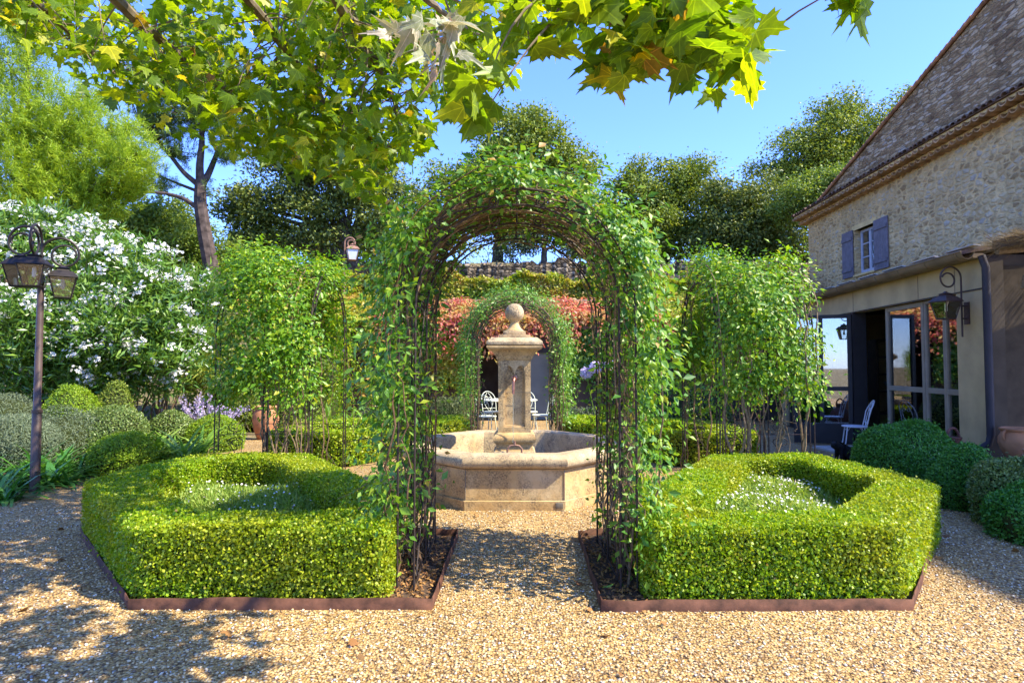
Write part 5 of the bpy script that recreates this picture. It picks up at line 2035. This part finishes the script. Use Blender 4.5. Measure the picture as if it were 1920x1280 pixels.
# oleander: many long leaved shoots and white flower heads
def oleander():
    Y = 11.7
    bl = pxb([(60, 520, 95), (20, 440, 60), (150, 520, 105, .3), (240, 540, 100), (310, 590, 88, -.2), (100, 620, 100, -.5), (210, 640, 88, -.6), (300, 660, 62, -.6), (350, 560, 52, .2), (385, 540, 38, .2), (170, 460, 55, .4), (20, 640, 90, -.3), (90, 450, 60, .3), (130, 700, 60, -.5), (40, 700, 60, -.4), (210, 700, 62, -.4), (290, 710, 40, -.3), (350, 640, 42, -.2)], Y)
    b0 = on_ground(170, Y)
    rg = np.random.default_rng(77)
    t = thing('oleander', 'large oleander bush covered in white flower heads on the bank', 'flowering bush', b0)
    base = np.array(b0)
    P, Nn, T, S, C, ci = crown(bl, 56000, .17, .26, 52, 78, T_LONG, up=.2, fill=.62)
    B = np.array(bl)[ci[:]]
    T = unit(T * .6 + np.array([0, 0, .45]) + .3 * rg.normal(size=T.shape))
    leaf_obj('crown', P, Nn, T, S, T_LONG, M['oleander'], t, base=base, wid=1.15)
    m = MB()
    for c in [q for q in C if q[2] > b0[2] + 1.5][::9]:
        s = base + np.array([(c[0] - base[0]) * .55 + rg.normal() * .35, .3 + rg.normal() * .2, -.1])
        q = np.linspace(0, 1, 7)[:, None]
        md = (s + c) / 2 + np.array([rg.normal() * .2, -.1, .3])
        m.tube((1 - q) ** 2 * s + 2 * q * (1 - q) * md + q ** 2 * c - base, np.linspace(.02, .006, 7), 5)
    m.build('trunk', M['stem'], t)
    # flower heads sit on the outside of the crown towards the light
    bb = np.array(bl)
    n = 500
    i = rg.choice(len(bb), n, p=bb[:, 3] ** 2 / (bb[:, 3] ** 2).sum())
    u = unit(rg.normal(size=(n, 3)) + np.array([.25, -.75, .55]))
    H = bb[i, :3] + u * (bb[i, 3] * rg.uniform(.86, 1.14, n))[:, None]
    # keep heads that are not buried in another part
    d = np.linalg.norm(H[:, None] - bb[None, :, :3], axis=2) / bb[None, :, 3]
    low = H[:, 2] - base[2] < .9
    ok = (d.min(1) > .80) & ~(low & (rg.random(n) < .75))
    H = H[ok]
    k = rg.integers(5, 24, len(H))
    j = np.repeat(np.arange(len(H)), k)
    PP = H[j] + rg.normal(size=(len(j), 3)) * np.array([.058, .058, .05])
    leaf_obj('blossoms', PP, unit(np.array([.2, -.5, .7]) + .6 * rg.normal(size=PP.shape)), unit(rg.normal(size=PP.shape)), .064 * rg.uniform(.75, 1.2, len(PP)), T_FLOWER, M['white_flower'], t, base=base)


oleander()

# yellow green spray shrub between the oleander and the side arch
Y = 13.4
tree('spray_shrub', 'yellow green feathery shrub between oleander and side arch', 'shrub', on_ground(390, Y), at(390, 690, Y), pxb([(375, 640, 42), (395, 610, 38), (415, 650, 42), (360, 690, 42), (400, 700, 50), (430, 610, 30)], Y), 9000, .20, .2, 22, M['juniper'], M['bark'], .05, 31, T_LONG, wid=.8)

# bright pine near the oleander
Y = 15.0
bl = pxb([(40, 330, 95), (110, 300, 90, .5), (190, 330, 75), (240, 300, 50, -.5), (30, 230, 75), (120, 230, 70), (90, 380, 85, -.3), (180, 380, 60), (20, 130, 65), (50, 60, 45), (200, 250, 50), (0, 400, 70), (265, 290, 28), (150, 180, 40, .5), (245, 350, 30)], Y)
tree('pine_tree', 'bright lime green pine with upswept sprays behind the oleander', 'tree', on_ground(40, Y), at(35, 380, Y), bl, 150000, .13, .30, 95, M['pine'], M['bark_pine'], .17, 32, T_NEEDLE, needle=True, wid=2.4, grp='pines on the bank', twigs=7, fill=.4)

# tall pine with a bare leaning trunk
Y = 21.0
bl = pxb([(330, 210, 52), (400, 215, 45), (290, 240, 40), (350, 140, 60), (420, 150, 50, .5), (262, 300, 26), (430, 290, 26), (290, 160, 45), (340, 285, 26), (245, 345, 26, -.5), (390, 90, 45), (400, 365, 14), (300, 345, 20), (440, 240, 34)], Y)


def ln(*pp):
    return [at(x, y, Y + d) for x, y, d in pp]


g0 = on_ground(404, Y)
tree('pine_tree', 'tall pine with a bare dark trunk and thin crown behind the oleander', 'tree', g0, at(376, 350, Y), bl, 80000, .15, .30, 50, M['pine_dark'], M['bark_pine'], .18, 33, T_NEEDLE, needle=True, wid=2.4, grp='pines on the bank', fill=.3,
     limbs=[([np.array(g0) - np.array([0, 0, .3])] + ln((400, 520, 0), (384, 440, 0), (375, 380, 0), (376, 345, 0)), .30, .19), (ln((376, 350, 0), (374, 310, 0), (380, 260, 0), (372, 190, 0), (380, 110, 0)), .16, .03),
            (ln((376, 352, 0), (392, 325, .2), (408, 285, .3), (425, 240, .4), (430, 160, .5)), .13, .025), (ln((374, 392, 0), (345, 372, -.2), (310, 362, -.3), (262, 360, -.5), (235, 345, -.5)), .09, .02),
            (ln((376, 350, 0), (345, 325, 0), (318, 290, 0), (285, 255, .2), (262, 230, .3)), .10, .02), (ln((374, 360, 0), (335, 345, .3), (300, 330, .5), (262, 305, .5)), .06, .015)])

# olive green shrubs beyond the oleander
Y = 23.5
tree('bank_shrub', 'grey green rounded shrub between the two pines', 'shrub', on_ground(295, Y), at(295, 470, Y), pxb([(290, 430, 55), (250, 420, 45), (330, 450, 48), (300, 400, 38), (360, 480, 40, .6)], Y), 22000, .13, .36, 30, M['oak_light'], M['bark'], .08, 34, grp='shrubs up the bank')
tree('bank_shrub', 'yellow green shrub around the foot of the tall pine', 'shrub', on_ground(350, 22.8), at(350, 500, 22.8), pxb([(345, 470, 42), (440, 500, 40), (365, 430, 30), (430, 470, 28), (400, 520, 40)], 22.8), 14000, .11, .3, 26, M['oak_light'], M['bark'], .08, 35, grp='shrubs up the bank')
Y = 27
tree('cypress', 'slim pencil cypress beside the dark oak', 'tree', on_ground(438, Y), at(438, 460, Y), [(*at(438, 440 + k * 13, Y), (4 + k * 1.3) * Y / FPX, 1.3) for k in range(0, 8)], 9000, .12, .12, 40, M['cypress'], M['bark'], .08, 36, fill=.3)

# oaks on the terraces
Y = 25
bl = pxb([(480, 390, 50), (540, 340, 60), (610, 330, 62), (680, 340, 60), (560, 420, 62), (640, 430, 62), (500, 440, 42), (720, 400, 58), (600, 270, 46), (670, 280, 42), (450, 400, 28), (530, 290, 34), (740, 460, 40), (470, 450, 36)], Y)
tree('oak_tree', 'broad dark evergreen oak behind the slender lamp', 'tree', on_ground(700, Y), at(640, 440, Y), bl, 52000, .15, .42, 34, M['oak'], M['bark'], .28, 41, grp='oaks on the terraces')
Y = 27
bl = pxb([(960, 300, 60), (1020, 280, 56), (920, 330, 56), (1060, 330, 52), (990, 240, 44), (940, 250, 40), (1000, 370, 60), (900, 390, 55), (1075, 290, 30), (860, 350, 48), (820, 400, 48), (1080, 380, 45), (920, 215, 22), (1005, 222, 20), (935, 420, 42), (1010, 430, 36)], Y)
tree('oak_tree', 'tall sunlit oak rising above the near arch', 'tree', on_ground(932, Y), at(940, 420, Y), bl, 52000, .15, .42, 34, M['oak_mid'], M['bark'], .26, 42, grp='oaks on the terraces')
tree('oak_tree', 'thin oak with a forked leaning trunk seen through the near arch', 'tree', on_ground(1016, 26.2), at(1024, 445, 26.2), pxb([(1040, 420, 36), (1000, 440, 26), (1080, 450, 34), (970, 460, 30)], 26.2), 9000, .13, .36, 26, M['olive'], M['bark'], .15, 43, grp='oaks on the terraces')
Y = 28.5
bl = pxb([(1200, 360, 48), (1260, 350, 50), (1310, 400, 56), (1230, 420, 56), (1180, 420, 46), (1290, 330, 34), (1200, 320, 24), (1265, 310, 18), (1150, 400, 40), (1300, 450, 50), (1220, 470, 46), (1185, 330, 20)], Y)
tree('oak_tree', 'uneven dark oak with spiky top behind the bare stemmed climber', 'tree', on_ground(1245, Y), at(1245, 440, Y), bl, 42000, .15, .42, 32, M['oak_mid'], M['bark'], .24, 44, grp='oaks on the terraces')
Y = 27
bl = pxb([(1370, 400, 50), (1430, 390, 50), (1400, 440, 52), (1460, 430, 52), (1340, 440, 44), (1360, 360, 30), (1420, 350, 30), (1470, 470, 45), (1500, 440, 30), (1390, 480, 45)], Y)
tree('oak_tree', 'rounded evergreen oak crowding the far corner of the house', 'tree', on_ground(1400, Y), at(1400, 450, Y), bl, 36000, .15, .42, 32, M['oak'], M['bark'], .22, 45, grp='oaks on the terraces')
Y = 34
bl = pxb([(1480, 290, 52), (1540, 260, 52), (1600, 250, 50), (1660, 230, 46), (1710, 200, 36), (1500, 330, 46), (1560, 320, 54), (1620, 310, 50), (1450, 340, 30), (1590, 200, 30), (1550, 215, 26), (1690, 260, 40)], Y)
tree('oak_tree', 'big airy oak rising behind the house gable', 'tree', on_ground(1560, Y), at(1560, 330, Y), bl, 42000, .17, .55, 26, M['oak_mid'], M['bark'], .3, 46, grp='oaks on the terraces', twigs=8)
Y = 25
bl = pxb([(1500, 365, 34), (1540, 350, 36), (1570, 340, 30), (1480, 400, 28), (1520, 390, 30)], Y)
tree('oak_tree', 'light green young oak tucked against the house eaves', 'tree', on_ground(1535, Y), at(1530, 400, Y), bl, 13000, .12, .35, 26, M['oak_light'], M['bark'], .12, 47, grp='oaks on the terraces')
# further back, closing the skyline
for k, (px, Y, pts, lab) in enumerate(((790, 36, [(760, 420, 50), (820, 430, 50), (700, 440, 50), (860, 450, 40)], 'distant oak closing the gap behind the dark oak and the tall oak'),
                                       (1110, 38, [(1090, 450, 34), (1130, 440, 40), (1170, 450, 40)], 'distant low oak seen past the near arch crown'),
                                       (590, 38, [(520, 450, 45), (580, 460, 50), (640, 470, 40), (480, 470, 36)], 'distant oak glimpsed under the dark oak'))):
    tree('oak_tree', lab, 'tree', on_ground(px, Y), at(px, 470, Y), pxb(pts, Y), 9000, .2, .6, 22, M['oak_mid'], M['bark'], .2, 60 + k, grp='oaks on the terraces')

# ------------------------------------------------------------------ outbuilding at the back under its creepers
ob = thing('outbuilding', 'low dark outbuilding at the back, half buried in creepers', 'building', (0, 17.0, 0))
m = MB()
for a, b in (((-6.6, 0, 0), (-3.4, .3, 2.5)), ((-2.6, 0, 0), (-1.15, .3, 2.5)), ((1.15, 0, 0), (2.9, .3, 2.5)), ((3.6, 0, 0), (8.6, .3, 2.5)), ((-3.4, 0, 2.1), (-2.6, .3, 2.5)), ((-1.15, 0, 2.1), (1.15, .3, 2.5)), ((2.9, 0, 2.1), (3.6, .3, 2.5))):
    m.span(a, b)
m.span((-6.6, 1.7, 0), (8.6, 1.9, 2.5))
m.build('wall', M['grey_wall'], ob, smooth=False)
m = MB()
V = [(-6.8, -.35, 2.5), (8.8, -.35, 2.5), (8.8, 2.1, 3.5), (-6.8, 2.1, 3.5)]
m.add(V + [(x, y, z + .06) for x, y, z in V], [(3, 2, 1, 0), (4, 5, 6, 7), (0, 1, 5, 4), (1, 2, 6, 5), (2, 3, 7, 6), (3, 0, 4, 7)])
m.build('roof', M['tile_old'], ob, smooth=False)
m = MB()
m.span((.1, .12, 0), (1.15, .17, 1.85))
m.build('door', M['zinc'], ob, smooth=False)
m = MB()
m.span((.08, .05, 1.85), (1.15, .2, 2.1))
m.build('door_lintel', M['dark_frame'], ob, smooth=False)


def creeper(label, pts, n, leaf, mat, grp='creepers over the outbuilding', name='creeper', hang=None, r=.25):
    """a mat of leaves over a sloping quad (four corners), with lumps, and optional trails hanging from its lower edge"""
    q = np.array(pts, float)
    c = q.mean(0)
    t = thing(name, label, 'creeper', tuple(c), 0, grp)
    u, v = RNG.random(n), RNG.random(n)
    P = (q[0] * ((1 - u) * (1 - v))[:, None] + q[1] * (u * (1 - v))[:, None] + q[2] * (u * v)[:, None] + q[3] * ((1 - u) * v)[:, None])
    nn = unit(np.cross(q[1] - q[0], q[3] - q[0]))
    if nn[2] < 0 and abs(nn[2]) > .2 or nn[1] > .2:
        nn = -nn
    lum = .5 + .5 * np.sin(P[:, 0] * 2.3 + 1.3 * np.sin(P[:, 0] * .9)) * np.sin(P[:, 0] * 5.1 + P[:, 2] * 3)
    P = P + nn * (r * (.25 + .75 * lum) * RNG.random(n) ** .5)[:, None] + RNG.normal(size=P.shape) * .05
    Nn = unit(nn + np.array([0, -.2, .35]) + .7 * RNG.normal(size=P.shape))
    T = unit(np.array([0, -.4, -.6]) + .7 * RNG.normal(size=P.shape))
    if hang:
        k, L = hang
        HP = []
        for i in range(k):
            a = RNG.random()
            s = q[0] * (1 - a) + q[1] * a
            ln = L * RNG.uniform(.25, 1.0)
            kk = int(26 * ln) + 3
            z = RNG.random(kk)
            HP.append(np.c_[s[0] + RNG.normal(size=kk) * .09, s[1] - .08 + RNG.normal(size=kk) * .06, s[2] + .05 - z * ln])
        HP = np.concatenate(HP)
        P = np.concatenate([P, HP])
        Nn = np.concatenate([Nn, unit(np.array([0, -1, .4]) + .6 * RNG.normal(size=HP.shape))])
        T = np.concatenate([T, unit(np.array([0, -.2, -1]) + .5 * RNG.normal(size=HP.shape))])
    leaf_obj('foliage', P, Nn, T, leaf * RNG.uniform(.6, 1.25, len(P)), T_FOLD, mat, t, base=c)
    return t


creeper('flame red creeper mat along the outbuilding roof edge nearer the oleander', [(-3.9, 16.55, 2.62), (-.7, 16.55, 2.62), (-.7, 18.2, 3.3), (-3.9, 18.2, 3.3)], 6500, .12, M['creeper_red'], hang=(46, 1.0))
creeper('flame red creeper mat along the outbuilding roof edge nearer the house', [(.9, 16.55, 2.62), (4.3, 16.55, 2.62), (4.3, 18.2, 3.3), (.9, 18.2, 3.3)], 6500, .12, M['creeper_red'], hang=(44, .9))
creeper('red creeper trails hanging in the middle over the outbuilding door', [(-.75, 16.5, 2.6), (.95, 16.5, 2.6), (.95, 17.6, 3.0), (-.75, 17.6, 3.0)], 2400, .12, M['creeper_red'], hang=(24, 1.1))
creeper('yellow green creeper at the outbuilding end behind the side climber', [(-6.9, 16.5, 2.5), (-3.8, 16.5, 2.6), (-3.8, 18.6, 3.5), (-6.9, 18.6, 3.5)], 8000, .13, M['creeper_green'], hang=(60, 2.2))
creeper('yellow green creeper at the outbuilding end near the house', [(4.2, 16.5, 2.6), (8.7, 16.5, 2.6), (8.7, 18.6, 3.5), (4.2, 18.6, 3.5)], 8000, .13, M['creeper_green'], hang=(70, 1.6))
creeper('green creeper curtain down the outbuilding wall between the near climber and the far arch', [(-2.7, 16.85, 2.6), (-1.2, 16.85, 2.6), (-1.2, 16.9, 1.0), (-2.7, 16.9, 1.0)], 4200, .11, M['creeper_green'], r=.2, hang=(36, 2.3))
creeper('green creeper curtain down the outbuilding wall on the house side of the door', [(1.2, 16.85, 2.6), (2.9, 16.85, 2.6), (2.9, 16.9, 1.2), (1.2, 16.9, 1.2)], 3600, .11, M['vine_far'], r=.2, hang=(34, 2.2))

# loose hedge along the terrace above, and the dry stone wall behind it
for lab, x0, x1, mat in (('loose yellow green hedge on the terrace, end behind the slender lamp', -9.5, -3.0, 'creeper_green'), ('loose hedge with red tips on the terrace above the far arch', -3.0, 3.0, 'creeper_green'), ('loose hedge on the terrace near the house', 3.0, 9.5, 'creeper_green')):
    z = 3.35
    t = thing('terrace_hedge', lab, 'hedge', ((x0 + x1) / 2, 20.6, z), 0, 'hedges along the terrace')
    n = int(2300 * (x1 - x0))
    x = RNG.uniform(x0, x1, n)
    topz = 1.05 + .12 * np.sin(x * 2.1) + .08 * np.sin(x * 5.3)
    top = RNG.random(n) < .45
    zz = np.where(top, topz * RNG.uniform(.9, 1.06, n), topz * RNG.random(n))
    yy = np.where(top, RNG.uniform(-.55, .55, n), -.55 + RNG.random(n) * .15 + .08 * np.sin(x * 3.7))
    P = np.c_[x - (x0 + x1) / 2, yy, zz]
    Nn = np.where(top[:, None], np.array([0, 0, 1.0]), np.array([0, -1.0, .3]))
    leaf_obj('foliage', P, unit(Nn + .7 * RNG.normal(size=P.shape)), rnd_unit(n), .12 * RNG.uniform(.6, 1.3, n), T_FOLD, M[mat], t)
    m = MB()
    m.span((x0 - (x0 + x1) / 2 + .1, -.42, -.3), (x1 - (x0 + x1) / 2 - .1, .45, .75))
    m.build('inner_twigs', M['hedge_core'], t, smooth=False)

m = MB()
k = 240
xw = np.linspace(-13, 15.2, k)
hw = 5.62 + .10 * np.sin(xw * 1.1) + .06 * np.sin(xw * 3.7) + .04 * RNG.normal(size=k)
V = np.concatenate([np.c_[xw, np.full(k, 24.83), np.full(k, 4.0)], np.c_[xw, 24.83 + .03 * RNG.normal(size=k), hw], np.c_[xw, np.full(k, 25.3), hw - .03]])
ii = np.arange(k - 1)
m.add(V, np.concatenate([np.stack([ii, ii + 1, k + ii + 1, k + ii], 1), np.stack([k + ii, k + ii + 1, 2 * k + ii + 1, 2 * k + ii], 1)]).tolist())
for i in range(110):
    x = RNG.uniform(-12.8, 15)
    a = RNG.uniform(.12, .26)
    h = float(np.interp(x, xw, hw))
    ang = np.linspace(0, 2 * PI, 8)[:-1]
    m.lathe([(a * .75 * RNG.uniform(.8, 1.1), -.05), (a, .02), (a * .85, a * .42), (a * .4, a * .52)], 7, (x, 25.05 + .06 * RNG.normal(), h))
o = m.build('dry_stone_wall', M['drystone'], None, smooth=False)
tag(o, 'old dry stone retaining wall on the terrace under the oaks', 'wall')
for k, (px, w_, h_, mt, lab) in enumerate(((905, 46, 26, 'olive', 'grey green shrub against the dry stone wall under the tall oak'), (1000, 30, 18, 'oak_light', 'small light shrub against the middle of the dry stone wall'),
                                          (1085, 56, 34, 'olive', 'pale feathery shrub at the dry stone wall beside the forked oak'), (850, 50, 40, 'oak_mid', 'dark shrub at the dry stone wall next to the near climber'), (1180, 70, 30, 'oak_mid', 'broad shrub at the dry stone wall near the spiky oak'))):
    q = at(px, 500, 24.3)
    r = w_ / 2 * 24.3 / FPX
    zz = gh(q[0], 24.3)
    tree('terrace_shrub', lab, 'shrub', (q[0], 24.3, zz - .05), (q[0], 24.3, zz + .25), [(q[0] + dx * r, 24.3 + dy * .2, zz + h_ * 24.3 / FPX * hz, r * rr) for dx, dy, hz, rr in ((0, 0, .9, .5), (-.55, -.3, .6, .5), (.55, .3, .65, .5), (.1, -.5, .45, .55))], 2600, .13, .16, 16, M[mt], M['bark'], .03, 80 + k, grp='shrubs along the dry stone wall')
# scrub and tufts on the land above
n = 26000
x = RNG.uniform(-26, 24, n)
y = RNG.uniform(19.5, 48, n)
ok = (np.sin(x * .8 + y * .5) + np.sin(x * .37 - y * .6) + .8 * RNG.normal(size=n) > .2) & ~((x > 9) & (y < 25)) & ~((np.abs(y - 25) < .5))
x, y = x[ok], y[ok]
n = len(x)
P = np.c_[x, y, ground_h(x, y) - .02]
V, Fs = leaf_geo(P, rnd_unit(n), unit(np.array([0, 0, 1.0]) + .4 * RNG.normal(size=(n, 3))), RNG.uniform(.12, .42, n), T_LONG, 0, 1.5)
tag(add_obj('dry_grass', fast_mesh('dry_grass', V, Fs), M['olive']), 'dry grass and scrub on the slope under the oaks', 'grass', kind='stuff')
n = 5200
x = RNG.uniform(-12, -5.75, n)
y = RNG.uniform(6.3, 17, n)
P = np.c_[x, y, ground_h(x, y) - .02]
V, Fs = leaf_geo(P, rnd_unit(n), unit(np.array([0, 0, .7]) + .6 * RNG.normal(size=(n, 3))), RNG.uniform(.06, .16, n), T_LONG, 0, 1.8)
tag(add_obj('ground_cover', fast_mesh('ground_cover', V, Fs), M['oak_light']), 'low ground cover between the shrubs of the bank border', 'ground cover', kind='stuff')
# ------------------------------------------------------------------ plane tree: trunk behind the camera, limbs reaching over the court
rg = np.random.default_rng(2024)
pt = thing('plane_tree', 'overhanging plane tree with large lobed yellow green leaves', 'tree', (-1.2, -2.6, 0))
PB = np.array([-1.2, -2.6, 0])
m = MB()
m.tube(np.array([[0, 0, -.2], [.02, .03, 1.2], [-.03, .08, 2.6], [.02, .15, 3.6]]), [.30, .25, .22, .2], 14)
m.build('trunk', M['bark_plane'], pt)
LEAVES_P, LEAVES_T, LEAVES_S = [], [], []


def bez(a, b, c, k):
    q = np.linspace(0, 1, k)[:, None]
    return (1 - q) ** 2 * a + 2 * q * (1 - q) * b + q ** 2 * c


def limb(pts, r0, r1):
    """a limb through points (smoothed), returns its path"""
    P = np.array(pts, float)
    k = len(P)
    t = np.linspace(0, k - 1, k * 7)
    out = np.stack([np.interp(t, np.arange(k), P[:, i]) for i in range(3)], 1)
    for _ in range(4):
        out[1:-1] = (out[:-2] + out[1:-1] * 2 + out[2:]) / 4
    out[1:-1] += rg.normal(size=out[1:-1].shape) * r0 * .12
    mb = MB()
    mb.tube(out - PB, np.linspace(r0, r1, len(out)), 8)
    mb.build('branch', M['bark_plane'], pt)
    return out


top = PB + np.array([.02, .15, 3.5])
# limbs: over the picture's upper edge, drooping into it
LIMBS = [
    limb([top, at(150, -260, 3.2), at(190, -20, 4.2), at(330, 100, 5.2), at(450, 190, 5.9), at(520, 260, 6.2)], .07, .012),
    limb([top, at(420, -380, 3.0), at(600, -40, 3.6), at(690, 80, 4.4), at(740, 190, 5.0), at(760, 280, 5.3)], .06, .012),
    limb([top, at(-250, -260, 3.4), at(20, -40, 4.6), at(130, 60, 5.4), at(220, 140, 5.9)], .06, .012),
    limb([top, at(760, -620, 2.4), at(900, -150, 2.3), at(1060, 10, 2.35), at(1200, 40, 2.4), at(1310, 70, 2.45), at(1390, 130, 2.45)], .05, .006),
    limb([top, at(560, -600, 2.4), at(700, -120, 2.7), at(800, 0, 3.1), at(880, 60, 3.5)], .05, .008),
    limb([top, at(300, -500, 2.8), at(420, -60, 4.0), at(540, 100, 5.0), at(640, 230, 5.6), at(690, 330, 5.9)], .055, .010),
]
TW = MB()


def twig_leaves(region, n, smin, smax, droop=.6, per=4, jit=.16):
    """region(k) gives k points; each point carries a twig with a few leaves"""
    C = region(n)
    allp = np.concatenate(LIMBS)
    for c in C:
        d = np.linalg.norm(allp - c, axis=1)
        j = np.argmin(d + rg.random(len(d)) * .12)
        if d[j] < .65 and rg.random() < (.22 if c[1] < 3.0 else .5):
            mid = (allp[j] + c) / 2 + rg.normal(size=3) * .06 + np.array([0, 0, .06])
            TW.tube(bez(allp[j], mid, c, 6) - PB, np.linspace(.007, .0025, 6), 4)
        k = rg.integers(max(1, per - 2), per + 2)
        P = c + rg.normal(size=(k, 3)) * jit * np.array([1, 1, .7])
        LEAVES_P.append(P)
        LEAVES_T.append(unit(rg.normal(size=(k, 3)) * np.array([1, 1, .5]) + np.array([0, 0, -droop])))
        LEAVES_S.append(rg.uniform(smin, smax, k))


def lower_edge(px):
    """how far down (photo pixel) the canopy hangs"""
    return np.interp(px, [-400, 0, 60, 110, 170, 230, 300, 400, 470, 540, 600, 660, 700, 740, 790, 850, 905, 950, 1010, 1080, 1100, 1130, 1180, 1230, 1260, 1290, 1340, 1400, 1425, 1440],
                     [60, 50, 110, 120, 190, 215, 250, 300, 300, 345, 330, 365, 410, 320, 300, 200, 260, 170, 120, 95, 140, 175, 150, 130, 85, 150, 190, 180, 110, -20])


def scatter(px0, px1, py0, Y0, Y1, bias=1.0):
    def f(k):
        out = []
        while len(out) < k:
            px = rg.uniform(px0, px1)
            lo = lower_edge(px) - 14
            if lo < py0:
                continue
            py = py0 + (lo - py0) * rg.random() ** bias
            # holes in the canopy
            h = math.sin(px * .021 + py * .013) + math.sin(px * .011 - py * .027 + 1.7) + .5 * math.sin(px * .047 + py * .039)
            if h < -.55 and rg.random() < .9:
                continue
            if 225 < px < 470 and py > 170 and rg.random() < .55:
                continue
            yy = Y0 + (Y1 - Y0) * rg.random()
            out.append(at(px, py, yy))
        return np.array(out)
    return f


twig_leaves(scatter(-40, 420, -30, 4.6, 6.4), 330, .07, .115, per=6)
twig_leaves(scatter(380, 780, -30, 4.4, 6.4, .9), 560, .07, .115, per=6)
twig_leaves(scatter(600, 930, -30, 3.6, 5.6), 260, .07, .12, per=5)
twig_leaves(scatter(860, 1430, -30, 2.1, 2.9), 104, .09, .15, per=4, jit=.09)
twig_leaves(scatter(1080, 1425, 10, 2.2, 2.7), 40, .09, .15, per=4, jit=.07)
twig_leaves(scatter(180, 760, -30, 3.4, 4.2, 1.6), 30, .09, .14, per=3, jit=.12)
# the sprig alone near the gable, out of a shoot above the frame
twig_leaves(lambda k: np.array([at(rg.uniform(1545, 1640), rg.uniform(-40, 8), 2.3) for _ in range(k)]), 7, .11, .15, per=2, jit=.05)


# canopy overhead, outside the picture, which throws the dappled shade on the gravel
def overhead(k):
    out = []
    while len(out) < k:
        x, y, z = rg.uniform(-5.0, 2.2), rg.uniform(-3.0, 4.6), rg.uniform(3.4, 5.6)
        v = (z - EYE) / max(y, .1)
        if y > 0 and v < .66:
            continue
        gx, gy = x - SUN[0] / SUN[2] * z, y - SUN[1] / SUN[2] * z
        # where its shade falls: the near gravel on the lantern side, not the middle of the court
        edge = np.interp(gy, [-2, 2.3, 2.9, 3.5, 4.2, 5.0, 7], [-.5, -.7, -1.5, -2.4, -2.9, -3.3, -3.6])
        if gx > edge or gy > 6.2:
            continue
        if math.sin(gx * 3.1 + gy * 1.7) + math.sin(gx * 1.3 - gy * 4.3) < .15:
            continue
        out.append((x, y, z))
    return np.array(out)


LIMBS.append(limb([top, (-1.8, -.6, 4.6), (-2.6, 1.4, 4.9), (-3.2, 3.0, 4.8)], .07, .012))
LIMBS.append(limb([top, (-.6, -1.0, 4.7), (.2, .6, 4.8), (1.0, 1.8, 4.6)], .06, .012))
twig_leaves(overhead, 420, .13, .2, per=4)
TW.build('twig_sprays', M['bark_plane'], pt)
P, T, S = map(np.concatenate, (LEAVES_P, LEAVES_T, LEAVES_S))
# drop strays that ended up hanging free below their sprays
c_, s_ = math.cos(PITCH), math.sin(PITCH)
dz = P[:, 2] - EYE
fwd = P[:, 1] * c_ + dz * s_
ppx = 960 + FPX * P[:, 0] / np.maximum(fwd, .1)
ppy = 640 - FPX * (dz * c_ - P[:, 1] * s_) / np.maximum(fwd, .1)
stray = (fwd > .5) & (ppy > np.where(ppx > 1440, 20, lower_edge(ppx) - 12)) & (ppy < 1280)
P, T, S = P[~stray], T[~stray], S[~stray]
n = len(P)
Nn = unit(np.array([.15, -.1, .8]) + .62 * rg.normal(size=(n, 3)))
leaf_obj('foliage', P, Nn, T, S, T_PLANE, M['plane'], pt, curl=rg.uniform(-.1, .6, n), base=PB, wid=rg.uniform(.7, 1.05, n), smooth=True, uv=True)
# bleached, half dead leaves hanging over the middle
C = np.concatenate([[at(rg.uniform(715, 870), rg.uniform(-10, 95), rg.uniform(1.95, 2.25)) for _ in range(17)], [at(x, y, rg.uniform(1.9, 2.1)) for x, y in ((800, 110), (835, 120), (820, 80), (858, 100), (775, 45), (845, 40), (815, 125))]])
n = len(C)
T = unit(np.array([0, .0, -.9]) + .55 * rg.normal(size=(n, 3)))
leaf_obj('dry_leaves', C, unit(np.array([.6, -.5, .3]) + .7 * rg.normal(size=(n, 3))), T, rg.uniform(.07, .155, n), T_PLANE, M['pale_leaf'], pt, curl=rg.uniform(.3, 1.3, n), base=PB, wid=rg.uniform(.35, .8, n), smooth=True, uv=True)
